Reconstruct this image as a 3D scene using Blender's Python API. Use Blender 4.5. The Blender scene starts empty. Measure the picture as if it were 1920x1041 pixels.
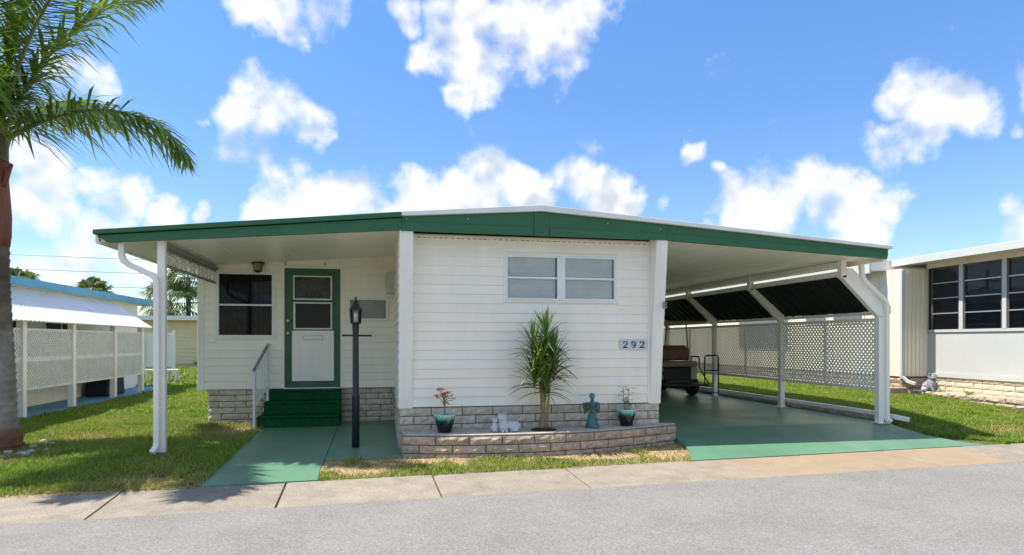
import bpy, math, random
import numpy as np
from mathutils import Vector, Matrix
R = math.radians
rnd = random.Random(7)
S = bpy.context.scene
COL = S.collection

# ------------------------------------------------------------------ camera
cam_d = bpy.data.cameras.new('camera')
cam = bpy.data.objects.new('camera', cam_d); COL.objects.link(cam)
cam_d.sensor_width = 36.0; cam_d.lens = 22.5
cam_d.shift_y = 119.5 / 1920.0
cam_d.clip_start = 0.05; cam_d.clip_end = 3000
cam.location = (0, 0, 1.4)
cam.rotation_euler = (R(90), 0, -math.atan(245 / 1200))
S.camera = cam

# ------------------------------------------------------------------ exposure
S.view_settings.view_transform = 'Standard'
S.view_settings.look = 'None'
S.view_settings.gamma = 1.0
S.view_settings.use_curve_mapping = False
S.view_settings.exposure = 1.55
S.cycles.max_bounces = 9; S.cycles.diffuse_bounces = 8; S.cycles.glossy_bounces = 3; S.cycles.transparent_max_bounces = 8

# ------------------------------------------------------------------ sun and sky
SUN_TO = Vector((-0.61, 0.085, 1.0)).normalized()
sun_el = math.asin(SUN_TO.z)
sun_d = bpy.data.lights.new('sun', 'SUN')
sun_d.energy = 2.7; sun_d.angle = R(0.53); sun_d.color = (1.0, 0.935, 0.83)
sun = bpy.data.objects.new('sun', sun_d); COL.objects.link(sun)
sun.rotation_euler = (-SUN_TO).to_track_quat('-Z', 'Y').to_euler()
sun.location = SUN_TO * 40

W = bpy.data.worlds.new('World'); S.world = W; W.use_nodes = True
wt = W.node_tree; wn = wt.nodes; wl = wt.links
wn.clear()
PUFFS = [(-0.167,0.885,0.434,0.024),(-0.121,0.892,0.435,0.029),(-0.081,0.893,0.444,0.030),(-0.053,0.899,0.435,0.016),(-0.150,0.903,0.402,0.012),(-0.130,0.906,0.403,0.009),(0.085,0.906,0.415,0.029),(0.120,0.887,0.446,0.052),(0.173,0.884,0.435,0.060),(0.230,0.865,0.447,0.057),(0.264,0.849,0.457,0.039),(0.139,0.909,0.394,0.036),(0.116,0.927,0.357,0.018),(0.032,0.893,0.448,0.020),(0.056,0.915,0.401,0.021),(-0.171,0.923,0.345,0.024),(-0.190,0.933,0.307,0.029),(-0.155,0.935,0.317,0.036),(-0.114,0.944,0.308,0.024),(-0.093,0.953,0.288,0.015),(-0.182,0.945,0.271,0.028),(-0.151,0.953,0.263,0.027),(-0.135,0.963,0.233,0.028),(-0.118,0.973,0.198,0.039),(-0.073,0.975,0.212,0.031),(-0.033,0.977,0.212,0.034),(-0.010,0.980,0.200,0.024),(-0.154,0.970,0.190,0.027),(0.045,0.968,0.247,0.020),(0.055,0.975,0.213,0.035),(0.107,0.972,0.211,0.035),(0.170,0.952,0.256,0.030),(0.198,0.951,0.239,0.028),(0.147,0.965,0.215,0.040),(0.227,0.950,0.216,0.032),(0.281,0.931,0.232,0.028),(0.328,0.920,0.214,0.030),(0.358,0.911,0.205,0.020),(0.413,0.888,0.203,0.012),(-0.361,0.873,0.326,0.027),(-0.342,0.882,0.325,0.017),(-0.417,0.881,0.221,0.026),(-0.389,0.898,0.207,0.027),(-0.358,0.910,0.208,0.019),(-0.332,0.925,0.185,0.023),(-0.299,0.940,0.164,0.020),(-0.275,0.948,0.159,0.016),(-0.402,0.900,0.167,0.029),(-0.352,0.927,0.133,0.030),(-0.381,0.920,0.096,0.031),(-0.318,0.941,0.114,0.028),(-0.430,0.884,0.182,0.028),(-0.236,0.956,0.173,0.012),(-0.236,0.929,0.285,0.007),(-0.422,0.903,0.080,0.028),(0.658,0.684,0.314,0.028),(0.683,0.670,0.291,0.029),(0.648,0.698,0.305,0.020),(0.674,0.685,0.277,0.031),(0.644,0.720,0.259,0.024),(0.702,0.656,0.277,0.022),(0.716,0.646,0.265,0.015),(0.627,0.729,0.274,0.015),(0.660,0.703,0.263,0.025),(0.507,0.836,0.209,0.027),(0.536,0.815,0.219,0.030),(0.571,0.792,0.217,0.033),(0.595,0.774,0.216,0.029),(0.625,0.755,0.198,0.029),(0.648,0.739,0.184,0.022),(0.563,0.804,0.191,0.026),(0.606,0.773,0.185,0.026),(0.483,0.853,0.198,0.015),(0.444,0.853,0.275,0.014),(0.476,0.846,0.240,0.010),(0.633,0.760,0.151,0.031),(0.652,0.743,0.149,0.015),(0.533,0.829,0.169,0.032),(0.506,0.847,0.161,0.029),(0.754,0.636,0.164,0.013),(0.742,0.619,0.258,0.010),(-0.464,0.844,0.269,0.028),(-0.502,0.854,0.135,0.032),(0.758,0.577,0.305,0.035),(0.782,0.607,0.138,0.035)]
def cloud_group():
    g = bpy.data.node_groups.new('cloud_density', 'ShaderNodeTree')
    g.interface.new_socket('Dir', in_out='INPUT', socket_type='NodeSocketVector')
    g.interface.new_socket('Density', in_out='OUTPUT', socket_type='NodeSocketFloat')
    g.interface.new_socket('Shade', in_out='OUTPUT', socket_type='NodeSocketFloat')
    n, l = g.nodes, g.links
    gi = n.new('NodeGroupInput'); go = n.new('NodeGroupOutput')
    # warp the direction a little so that the puffs lose their round outline
    wz = n.new('ShaderNodeTexNoise'); wz.inputs['Scale'].default_value = 14.0; wz.inputs['Detail'].default_value = 3
    l.new(gi.outputs[0], wz.inputs['Vector'])
    wm = n.new('ShaderNodeVectorMath'); wm.operation = 'MULTIPLY_ADD'
    l.new(wz.outputs['Color'], wm.inputs[0]); wm.inputs[1].default_value = (.07, .07, .07)
    wa = n.new('ShaderNodeVectorMath'); wa.operation = 'ADD'
    l.new(gi.outputs[0], wa.inputs[0]); wa.inputs[1].default_value = (-.035, -.035, -.035)
    l.new(wa.outputs[0], wm.inputs[2])
    nz_ = n.new('ShaderNodeVectorMath'); nz_.operation = 'NORMALIZE'; l.new(wm.outputs[0], nz_.inputs[0])
    sp = n.new('ShaderNodeSeparateXYZ'); l.new(nz_.outputs[0], sp.inputs[0])
    vx = []
    for k in range(3):
        c = n.new('ShaderNodeCombineXYZ'); vx.append(c.outputs[0])
        for j in range(3): l.new(sp.outputs[k], c.inputs[j])
    # three puffs at a time: 1 - (distance / radius)^2 is linear in the direction
    last = None
    PF = list(PUFFS)
    while len(PF) % 3: PF.append(PF[-1])
    for q in range(0, len(PF), 3):
        tri = PF[q:q + 3]
        rr = [(r * 1.24) ** 2 for (_, _, _, r) in tri]
        acc = None
        for k in range(3):
            m = n.new('ShaderNodeVectorMath'); m.operation = 'MULTIPLY_ADD'
            l.new(vx[k], m.inputs[0]); m.inputs[1].default_value = [2 * p[k] / e for p, e in zip(tri, rr)]
            if acc is None: m.inputs[2].default_value = [(1 if p[3] > .0165 else .35) - (1 + p[0] ** 2 + p[1] ** 2 + p[2] ** 2) / e for p, e in zip(tri, rr)]
            else: l.new(acc, m.inputs[2])
            acc = m.outputs[0]
        if last is None: last = acc
        else:
            m = n.new('ShaderNodeVectorMath'); m.operation = 'MAXIMUM'; l.new(last, m.inputs[0]); l.new(acc, m.inputs[1]); last = m.outputs[0]
    s2 = n.new('ShaderNodeSeparateXYZ'); l.new(last, s2.inputs[0])
    ma = n.new('ShaderNodeMath'); ma.operation = 'MAXIMUM'; l.new(s2.outputs[0], ma.inputs[0]); l.new(s2.outputs[1], ma.inputs[1])
    mb_ = n.new('ShaderNodeMath'); mb_.operation = 'MAXIMUM'; l.new(ma.outputs[0], mb_.inputs[0]); l.new(s2.outputs[2], mb_.inputs[1])
    last = mb_.outputs[0]
    cl = n.new('ShaderNodeClamp'); cl.inputs['Min'].default_value = -1.6; cl.inputs['Max'].default_value = .72
    l.new(last, cl.inputs['Value'])
    # same-size cumulus over the unseen rest of the dome, cover raised for whiter fill
    sx = n.new('ShaderNodeTexNoise'); sx.inputs['Scale'].default_value = 4.5; sx.inputs['Detail'].default_value = 2
    l.new(gi.outputs[0], sx.inputs['Vector'])
    sy = n.new('ShaderNodeMapRange'); sy.inputs['From Min'].default_value = .41; sy.inputs['From Max'].default_value = .57
    sy.inputs['To Min'].default_value = -.7; sy.inputs['To Max'].default_value = .55
    l.new(sx.outputs['Fac'], sy.inputs['Value'])
    sep = n.new('ShaderNodeSeparateXYZ'); l.new(gi.outputs[0], sep.inputs[0])
    dt = n.new('ShaderNodeVectorMath'); dt.operation = 'DOT_PRODUCT'
    l.new(gi.outputs[0], dt.inputs[0]); dt.inputs[1].default_value = (.19, .93, .30)
    mr = n.new('ShaderNodeMapRange'); mr.inputs['From Min'].default_value = .60; mr.inputs['From Max'].default_value = .78
    mr.inputs['To Min'].default_value = 0; mr.inputs['To Max'].default_value = -1.5
    l.new(dt.outputs['Value'], mr.inputs['Value'])
    ad = n.new('ShaderNodeMath'); ad.operation = 'ADD'
    l.new(sy.outputs[0], ad.inputs[0]); l.new(mr.outputs[0], ad.inputs[1])
    mx = n.new('ShaderNodeMath'); mx.operation = 'MAXIMUM'
    l.new(cl.outputs[0], mx.inputs[0]); l.new(ad.outputs[0], mx.inputs[1])
    def fb(src, det):
        f1 = n.new('ShaderNodeTexNoise'); f1.inputs['Scale'].default_value = 13.0; f1.inputs['Detail'].default_value = det
        f1.inputs['Roughness'].default_value = .58; f1.inputs['Lacunarity'].default_value = 2.1
        l.new(src, f1.inputs['Vector']); return f1.outputs['Fac']
    na = fb(gi.outputs[0], 7)
    so = n.new('ShaderNodeVectorMath'); so.operation = 'ADD'; so.inputs[1].default_value = (-.022, 0, .042); l.new(gi.outputs[0], so.inputs[0])
    nb_ = fb(so.outputs[0], 2); nl_ = fb(gi.outputs[0], 2)
    fm = n.new('ShaderNodeMath'); fm.operation = 'MULTIPLY_ADD'
    l.new(na, fm.inputs[0]); fm.inputs[1].default_value = 5.4; fm.inputs[2].default_value = -2.75
    su = n.new('ShaderNodeMath'); su.operation = 'ADD'
    l.new(mx.outputs[0], su.inputs[0]); l.new(fm.outputs[0], su.inputs[1])
    l.new(su.outputs[0], go.inputs[0])
    # thicker cloud towards the sun makes a greyer spot
    s1 = n.new('ShaderNodeMath'); s1.operation = 'SUBTRACT'; l.new(nb_, s1.inputs[0]); l.new(nl_, s1.inputs[1])
    s3 = n.new('ShaderNodeMath'); s3.operation = 'MULTIPLY_ADD'; l.new(s1.outputs[0], s3.inputs[0]); s3.inputs[1].default_value = 3.6
    s4 = n.new('ShaderNodeMath'); s4.operation = 'MULTIPLY'; s4.inputs[1].default_value = .42; l.new(su.outputs[0], s4.inputs[0])
    l.new(s4.outputs[0], s3.inputs[2]); l.new(s3.outputs[0], go.inputs[1])
    return g
CG = cloud_group()
tc = wn.new('ShaderNodeTexCoord')
nd = wn.new('ShaderNodeVectorMath'); nd.operation = 'NORMALIZE'; wl.new(tc.outputs['Generated'], nd.inputs[0])
sky = wn.new('ShaderNodeTexSky'); sky.sky_type = 'NISHITA'; sky.sun_disc = False
sky.sun_elevation = sun_el
sky.sun_rotation = math.atan2(SUN_TO.x, SUN_TO.y)
sky.altitude = 0; sky.air_density = 1.0; sky.dust_density = 0.0; sky.ozone_density = 1.6
hs = wn.new('ShaderNodeHueSaturation'); hs.inputs['Hue'].default_value = .506; hs.inputs['Saturation'].default_value = 1.24; hs.inputs['Value'].default_value = .98
sz = wn.new('ShaderNodeSeparateXYZ'); wl.new(nd.outputs[0], sz.inputs[0])
zr = wn.new('ShaderNodeMapRange'); zr.inputs['From Min'].default_value = 0.0; zr.inputs['From Max'].default_value = .5
zr.inputs['To Min'].default_value = .46; zr.inputs['To Max'].default_value = .80; wl.new(sz.outputs['Z'], zr.inputs['Value'])
wl.new(zr.outputs[0], hs.inputs['Value'])
wl.new(sky.outputs[0], hs.inputs['Color'])
g1 = wn.new('ShaderNodeGroup'); g1.node_tree = CG; wl.new(nd.outputs[0], g1.inputs[0])
mk = wn.new('ShaderNodeMapRange'); mk.interpolation_type = 'SMOOTHSTEP'
mk.inputs['From Min'].default_value = -.62; mk.inputs['From Max'].default_value = 1.22
wl.new(g1.outputs[0], mk.inputs['Value'])
# lit towards the sun, greyer where more cloud lies between
sh = wn.new('ShaderNodeMapRange'); sh.inputs['From Min'].default_value = .05; sh.inputs['From Max'].default_value = 1.0
sh.interpolation_type = 'SMOOTHSTEP'
wl.new(g1.outputs[1], sh.inputs['Value'])
cc = wn.new('ShaderNodeMix'); cc.data_type = 'RGBA'
CLOUD_LIT, CLOUD_BASE = (3.55, 3.52, 3.48, 1), (2.15, 2.3, 2.6, 1)
cc.inputs['A'].default_value = CLOUD_LIT; cc.inputs['B'].default_value = CLOUD_BASE
wl.new(sh.outputs[0], cc.inputs['Factor'])
fin = wn.new('ShaderNodeMix'); fin.data_type = 'RGBA'
wl.new(mk.outputs[0], fin.inputs['Factor']); wl.new(hs.outputs[0], fin.inputs['A']); wl.new(cc.outputs['Result'], fin.inputs['B'])
bg = wn.new('ShaderNodeBackground'); bg.inputs['Strength'].default_value = 0.11
wl.new(fin.outputs['Result'], bg.inputs['Color'])
wo = wn.new('ShaderNodeOutputWorld'); wl.new(bg.outputs[0], wo.inputs['Surface'])

# ------------------------------------------------------------------ mesh helpers
WL = {}            # world translation of every object
def wpos(o): return WL.get(o.name, Vector((0, 0, 0))) if o else Vector((0, 0, 0))
def place(o, world, parent=None):
    world = Vector(world)
    if parent: o.parent = parent
    o.location = world - wpos(parent)
    WL[o.name] = world
class MB:
    def __init__(s): s.v, s.f = [], []
    def add(s, vs, fs):
        b = len(s.v); s.v += [tuple(p) for p in vs]; s.f += [tuple(i + b for i in q) for q in fs]; return s
    def box(s, x0, x1, y0, y1, z0, z1):
        v = [(x, y, z) for z in (z0, z1) for y in (y0, y1) for x in (x0, x1)]
        return s.add(v, [(0, 2, 3, 1), (4, 5, 7, 6), (0, 1, 5, 4), (2, 6, 7, 3), (0, 4, 6, 2), (1, 3, 7, 5)])
    def bar(s, p, q, w, h, up=(0, 0, 1)):
        p, q = Vector(p), Vector(q); d = (q - p).normalized(); u = Vector(up)
        if abs(d.dot(u)) > .98: u = Vector((0, 1, 0))
        a = d.cross(u).normalized(); b = a.cross(d).normalized()
        v = [e + a * (i * w / 2) + b * (j * h / 2) for e in (p, q) for j in (-1, 1) for i in (-1, 1)]
        return s.add(v, [(0, 1, 3, 2), (4, 6, 7, 5), (0, 4, 5, 1), (2, 3, 7, 6), (0, 2, 6, 4), (1, 5, 7, 3)])
    def prism(s, poly, axis, a, b):
        # poly: list of 2-d points; axis 'x','y','z' is the extrusion axis
        def m(p, t):
            return {'x': (t, p[0], p[1]), 'y': (p[0], t, p[1]), 'z': (p[0], p[1], t)}[axis]
        n = len(poly)
        v = [m(p, a) for p in poly] + [m(p, b) for p in poly]
        f = [tuple(range(n)), tuple(range(2 * n - 1, n - 1, -1))] + [(i, i + n, (i + 1) % n + n, (i + 1) % n) for i in range(n)]
        return s.add(v, f)
    def tube(s, pts, r, n=8, cap=True, sq=None):
        pts = [Vector(p) for p in pts]; rs = r if isinstance(r, (list, tuple)) else [r] * len(pts)
        base = len(s.v); prev = None
        for i, p in enumerate(pts):
            d = (pts[min(i + 1, len(pts) - 1)] - pts[max(i - 1, 0)]).normalized()
            if prev is None:
                u = Vector((0, 0, 1)) if abs(d.z) < .9 else Vector((0, 1, 0))
                a = d.cross(u).normalized()
            else: a = (prev - d * prev.dot(d)).normalized()
            prev = a; b = d.cross(a).normalized()
            for k in range(n):
                t = 2 * math.pi * (k + (.5 if sq else 0)) / n
                rr = rs[i]
                s.v.append(tuple(p + a * (math.cos(t) * rr) + b * (math.sin(t) * rr)))
        m = len(pts)
        for i in range(m - 1):
            for k in range(n):
                s.f.append((base + i * n + k, base + i * n + (k + 1) % n, base + (i + 1) * n + (k + 1) % n, base + (i + 1) * n + k))
        if cap:
            s.f.append(tuple(base + k for k in range(n - 1, -1, -1)))
            s.f.append(tuple(base + (m - 1) * n + k for k in range(n)))
        return s
    def lathe(s, prof, c, n=20, rib=0, ribn=0):
        base = len(s.v); c = Vector(c)
        for (r, z) in prof:
            for k in range(n):
                t = 2 * math.pi * k / n
                rr = r * (1 + rib * math.cos(ribn * t)) if ribn else r
                s.v.append((c.x + rr * math.cos(t), c.y + rr * math.sin(t), c.z + z))
        for i in range(len(prof) - 1):
            for k in range(n):
                s.f.append((base + i * n + k, base + i * n + (k + 1) % n, base + (i + 1) * n + (k + 1) % n, base + (i + 1) * n + k))
        s.f.append(tuple(base + k for k in range(n - 1, -1, -1)))
        m = len(prof) - 1
        s.f.append(tuple(base + m * n + k for k in range(n)))
        return s
    def ell(s, c, r, rot=None, n=14, m=9):
        base = len(s.v); c = Vector(c); M = rot or Matrix.Identity(3)
        s.v.append(tuple(c + M @ Vector((0, 0, -r[2]))))
        for i in range(1, m):
            p = -math.pi / 2 + math.pi * i / m
            for k in range(n):
                t = 2 * math.pi * k / n
                s.v.append(tuple(c + M @ Vector((r[0] * math.cos(p) * math.cos(t), r[1] * math.cos(p) * math.sin(t), r[2] * math.sin(p)))))
        s.v.append(tuple(c + M @ Vector((0, 0, r[2]))))
        for k in range(n): s.f.append((base, base + 1 + (k + 1) % n, base + 1 + k))
        for i in range(m - 2):
            for k in range(n):
                a = base + 1 + i * n + k; b = base + 1 + i * n + (k + 1) % n
                s.f.append((a, b, b + n, a + n))
        t = base + 1 + (m - 1) * n; q = base + 1 + (m - 2) * n
        for k in range(n): s.f.append((q + k, q + (k + 1) % n, t))
        return s
    def build(s, name, mat, parent=None, smooth=False, origin=None, bevel=0):
        me = bpy.data.meshes.new(name)
        if origin is None:
            xs = list(zip(*s.v)); origin = Vector([(min(q) + max(q)) / 2 for q in xs]); origin.z = min(xs[2])
        origin = Vector(origin)
        me.from_pydata([tuple(Vector(p) - origin) for p in s.v], [], s.f)
        me.update()
        if smooth: me.polygons.foreach_set('use_smooth', [True] * len(me.polygons))
        if mat: me.materials.append(mat)
        o = bpy.data.objects.new(name, me); COL.objects.link(o)
        place(o, origin, parent)
        if bevel:
            b = o.modifiers.new('bevel', 'BEVEL'); b.width = bevel; b.segments = 2; b.limit_method = 'ANGLE'
        return o
def tag(o, label=None, cat=None, group=None, kind=None):
    if label: o['label'] = label
    if cat: o['category'] = cat
    if group: o['group'] = group
    if kind: o['kind'] = kind
    return o
def thing(name, loc, label, cat, group=None):
    o = bpy.data.objects.new(name, None); COL.objects.link(o); o.empty_display_size = .2
    place(o, loc); return tag(o, label, cat, group)
def inst(name, me, loc, scale=(1, 1, 1), rot=(0, 0, 0), parent=None):
    o = bpy.data.objects.new(name, me); COL.objects.link(o)
    place(o, loc, parent); o.scale = scale; o.rotation_euler = rot
    return o
def sm(a, b, x):
    t = max(0.0, min(1.0, (x - a) / (b - a))); return t * t * (3 - 2 * t)

# ------------------------------------------------------------------ materials
def mat(name, col, rough=.6, var=.08, scale=6.0, bump=0.0, bscale=80.0, metal=0.0, rand=0.0, col2=None, spec=.5, streak=False, detail=5):
    m = bpy.data.materials.new(name); m.use_nodes = True
    n, l = m.node_tree.nodes, m.node_tree.links
    p = n['Principled BSDF']
    p.inputs['Roughness'].default_value = rough; p.inputs['Metallic'].default_value = metal
    p.inputs['Specular IOR Level'].default_value = spec
    geo = n.new('ShaderNodeNewGeometry')
    src = geo.outputs['Position']
    if streak:
        mp = n.new('ShaderNodeVectorMath'); mp.operation = 'MULTIPLY'; mp.inputs[1].default_value = (1, 1, .12)
        l.new(src, mp.inputs[0]); src = mp.outputs[0]
    tx = n.new('ShaderNodeTexNoise'); tx.inputs['Scale'].default_value = scale; tx.inputs['Detail'].default_value = detail
    tx.inputs['Roughness'].default_value = .62
    l.new(src, tx.inputs['Vector'])
    c2 = col2 or tuple(max(0, q * (1 - 3.0 * var)) for q in col)
    c1 = tuple(min(1, q * (1 + var)) for q in col) if not col2 else col
    rp = n.new('ShaderNodeMapRange'); rp.inputs['From Min'].default_value = .35; rp.inputs['From Max'].default_value = .68
    l.new(tx.outputs['Fac'], rp.inputs['Value'])
    mx = n.new('ShaderNodeMix'); mx.data_type = 'RGBA'
    mx.inputs['A'].default_value = (*c1, 1); mx.inputs['B'].default_value = (*c2, 1)
    l.new(rp.outputs[0], mx.inputs['Factor'])
    out = mx.outputs['Result']
    if rand:
        oi = n.new('ShaderNodeObjectInfo')
        mr = n.new('ShaderNodeMapRange'); mr.inputs['To Min'].default_value = 1 - rand; mr.inputs['To Max'].default_value = 1 + rand
        l.new(oi.outputs['Random'], mr.inputs['Value'])
        hv = n.new('ShaderNodeHueSaturation'); l.new(out, hv.inputs['Color']); l.new(mr.outputs[0], hv.inputs['Value'])
        out = hv.outputs[0]
    l.new(out, p.inputs['Base Color'])
    rr = n.new('ShaderNodeMapRange'); rr.inputs['To Min'].default_value = max(.02, rough - .08); rr.inputs['To Max'].default_value = min(1, rough + .12)
    l.new(tx.outputs['Fac'], rr.inputs['Value']); l.new(rr.outputs[0], p.inputs['Roughness'])
    if bump:
        bt = n.new('ShaderNodeTexNoise'); bt.inputs['Scale'].default_value = bscale; bt.inputs['Detail'].default_value = 4
        l.new(geo.outputs['Position'], bt.inputs['Vector'])
        b = n.new('ShaderNodeBump'); b.inputs['Strength'].default_value = bump; b.inputs['Distance'].default_value = .01
        l.new(bt.outputs['Fac'], b.inputs['Height']); l.new(b.outputs[0], p.inputs['Normal'])
    return m
def glass_mat(name, tint=(.94, .96, .95), refl=.7):
    m = bpy.data.materials.new(name); m.use_nodes = True
    n, l = m.node_tree.nodes, m.node_tree.links
    n.remove(n['Principled BSDF']); out = n['Material Output']
    t = n.new('ShaderNodeBsdfTransparent'); t.inputs[0].default_value = (*tint, 1)
    g = n.new('ShaderNodeBsdfGlossy'); g.inputs['Roughness'].default_value = .02; g.inputs['Color'].default_value = (refl, refl, refl, 1)
    fr = n.new('ShaderNodeFresnel'); fr.inputs['IOR'].default_value = 1.38
    mx = n.new('ShaderNodeMixShader')
    l.new(fr.outputs[0], mx.inputs[0]); l.new(t.outputs[0], mx.inputs[1]); l.new(g.outputs[0], mx.inputs[2]); l.new(mx.outputs[0], out.inputs[0])
    return m
def leaf_mat(name, c1, c2, trans=.35, rough=.45, attr=None, scale=3.0):
    m = bpy.data.materials.new(name); m.use_nodes = True
    n, l = m.node_tree.nodes, m.node_tree.links
    p = n['Principled BSDF']; out = n['Material Output']
    p.inputs['Roughness'].default_value = rough; p.inputs['Specular IOR Level'].default_value = .35
    if attr:
        a = n.new('ShaderNodeAttribute'); a.attribute_name = attr; col = a.outputs['Color']
    else:
        geo = n.new('ShaderNodeNewGeometry')
        tx = n.new('ShaderNodeTexNoise'); tx.inputs['Scale'].default_value = scale; l.new(geo.outputs['Position'], tx.inputs['Vector'])
        ad = n.new('ShaderNodeMath'); ad.operation = 'MULTIPLY_ADD'; ad.inputs[1].default_value = .5
        l.new(geo.outputs['Random Per Island'], ad.inputs[0]); 
        sb = n.new('ShaderNodeMath'); sb.operation = 'SUBTRACT'; sb.inputs[1].default_value = .25; l.new(tx.outputs['Fac'], sb.inputs[0])
        l.new(sb.outputs[0], ad.inputs[2])
        mx = n.new('ShaderNodeMix'); mx.data_type = 'RGBA'; mx.inputs['A'].default_value = (*c1, 1); mx.inputs['B'].default_value = (*c2, 1)
        l.new(ad.outputs[0], mx.inputs['Factor']); col = mx.outputs['Result']
    l.new(col, p.inputs['Base Color'])
    tr = n.new('ShaderNodeBsdfTranslucent'); l.new(col, tr.inputs['Color'])
    ms = n.new('ShaderNodeMixShader'); ms.inputs[0].default_value = trans
    l.new(p.outputs[0], ms.inputs[1]); l.new(tr.outputs[0], ms.inputs[2]); l.new(ms.outputs[0], out.inputs[0])
    return m
M = {}
M['siding'] = mat('siding', (.91, .85, .735), .45, .028, 2.0, .03, 300, rand=.015, streak=True)
M['white'] = mat('white_paint', (.88, .84, .76), .4, .03, 3, rand=.01, streak=True)
M['ceiling'] = mat('ceiling_panel', (.91, .87, .75), .33, .012, .6, detail=2)
M['roof_white'] = mat('roof_white', (.82, .82, .80), .5, .03, 2)
M['trim'] = mat('green_trim', (.020, .125, .050), .42, .04, 3, .02, 120)
M['door_green'] = mat('door_green', (.016, .090, .038), .4, .05, 5)
M['carpet'] = mat('green_turf_carpet', (.008, .095, .032), .95, .12, 30, .6, 500, spec=.1)
M['slab'] = mat('green_concrete_paint', (.122, .262, .168), .38, .05, 1.1, .06, 160, detail=9)
def slab_wear(m):
    n, l = m.node_tree.nodes, m.node_tree.links; p = n['Principled BSDF']
    old = p.inputs['Base Color'].links[0].from_socket
    g = n.new('ShaderNodeNewGeometry')
    def nz(sc, det, st=(1, 1, 1)):
        v = n.new('ShaderNodeVectorMath'); v.operation = 'MULTIPLY'; v.inputs[1].default_value = st; l.new(g.outputs['Position'], v.inputs[0])
        t = n.new('ShaderNodeTexNoise'); t.inputs['Scale'].default_value = sc; t.inputs['Detail'].default_value = det; t.inputs['Roughness'].default_value = .7
        l.new(v.outputs[0], t.inputs['Vector']); return t.outputs['Fac']
    def mixin(col, fac, lo, hi, top, amt):
        r = n.new('ShaderNodeMapRange'); r.inputs['From Min'].default_value = lo; r.inputs['From Max'].default_value = hi; r.inputs['To Max'].default_value = amt
        l.new(fac, r.inputs['Value'])
        x = n.new('ShaderNodeMix'); x.data_type = 'RGBA'; l.new(r.outputs[0], x.inputs['Factor']); l.new(col, x.inputs['A']); x.inputs['B'].default_value = (*top, 1)
        return x.outputs['Result']
    c = mixin(old, nz(2.2, 8, (1, .25, 1)), .52, .74, (.07, .15, .10), .55)       # scuffs along the drive
    c = mixin(c, nz(26, 4), .66, .74, (.34, .38, .32), .5)                          # chips down to the cement
    c = mixin(c, nz(.8, 4), .55, .8, (.17, .32, .22), .4)                           # sun-faded areas
    l.new(c, p.inputs['Base Color'])
M['brick'] = mat('split_brick', (.60, .53, .42), .9, .10, 14, .5, 130, rand=.10, spec=.2)
M['brick_pl'] = mat('planter_brick', (.46, .37, .285), .9, .12, 14, .6, 120, rand=.12, spec=.2)
M['mortar'] = mat('mortar', (.25, .23, .20), .95, .06, 20, .3, 200, spec=.1)
M['planter_top'] = mat('planter_cement', (.46, .43, .37), .9, .1, 7, .3, 200, spec=.2)
M['black'] = mat('black_metal', (.018, .02, .024), .45, .1, 8)
M['dark'] = mat('dark_interior', (.03, .03, .032), .8, .1, 3)
M['glass'] = glass_mat('window_glass')
M['frame'] = mat('window_frame', (.78, .79, .78), .4, .02, 4)
M['alu'] = mat('aluminium', (.50, .51, .51), .35, .04, 6, metal=.6)
M['blind'] = mat('blind_slat', (.88, .88, .85), .5, .03, 4)
M['vblind'] = mat('vertical_blind', (.075, .075, .085), .7, .15, 6)
M['screen'] = mat('insect_screen', (.006, .006, .009), .6, .05, 6)
M['curtain'] = mat('curtain', (.13, .12, .09), .9, .15, 9)
M['frost'] = mat('frosted_vent', (.27, .28, .27), .35, .08, 7, .2, 120)
M['brass'] = mat('aged_brass', (.05, .042, .03), .45, .15, 20, metal=.5)
M['lampglass'] = mat('amber_lamp_glass', (.20, .17, .10), .2, .1, 30)
M['rail'] = mat('rail_paint', (.70, .71, .69), .45, .05, 10)
M['grey_rail'] = mat('grey_rail', (.28, .28, .26), .45, .08, 10)
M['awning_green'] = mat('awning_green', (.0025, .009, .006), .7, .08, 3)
M['blue'] = mat('blue_trim', (.10, .36, .52), .5, .04, 3)
M['bluepad'] = mat('blue_concrete', (.13, .33, .44), .6, .06, 2, .1, 120)
M['cream'] = mat('cream_siding', (.78, .72, .57), .5, .03, 3, streak=True)
M['beige'] = mat('beige_siding', (.74, .62, .37), .6, .03, 3)
M['nb_white'] = mat('neighbour_panel', (.50, .51, .50), .4, .02, 1.5)
M['stone'] = mat('statue_stone', (.50, .52, .56), .8, .06, 30, .2, 150)
M['frog'] = mat('statue_grey', (.22, .24, .26), .85, .15, 18, .4, 150)
M['teal_dark'] = mat('teal_patina', (.06, .24, .25), .55, .2, 25, .2, 150, col2=(.13, .15, .17))
M['soil'] = mat('potting_soil', (.06, .045, .03), .95, .2, 40, .8, 150, spec=.1)
M['bark'] = mat('cane_bark', (.30, .21, .13), .9, .15, 30, .8, 60, spec=.1)
M['twig'] = mat('twig', (.22, .16, .10), .8, .1, 30)
M['tan'] = mat('tan_vinyl', (.22, .11, .07), .5, .05, 8)
M['tan2'] = mat('beige_vinyl', (.30, .24, .16), .5, .05, 8)
M['tyre'] = mat('rubber', (.015, .015, .016), .8, .05, 10)
M['cart'] = mat('cart_body', (.55, .54, .50), .35, .03, 5)
M['wood'] = mat('weathered_pole', (.13, .10, .08), .9, .15, 8)
M['rock'] = mat('pale_rock', (.45, .42, .38), .9, .15, 14, .6, 60)
M['tarp'] = mat('black_cover', (.012, .012, .016), .6, .1, 6)
M['redrust'] = mat('terracotta', (.30, .09, .04), .8, .1, 12)

slab_wear(M['slab'])
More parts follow.
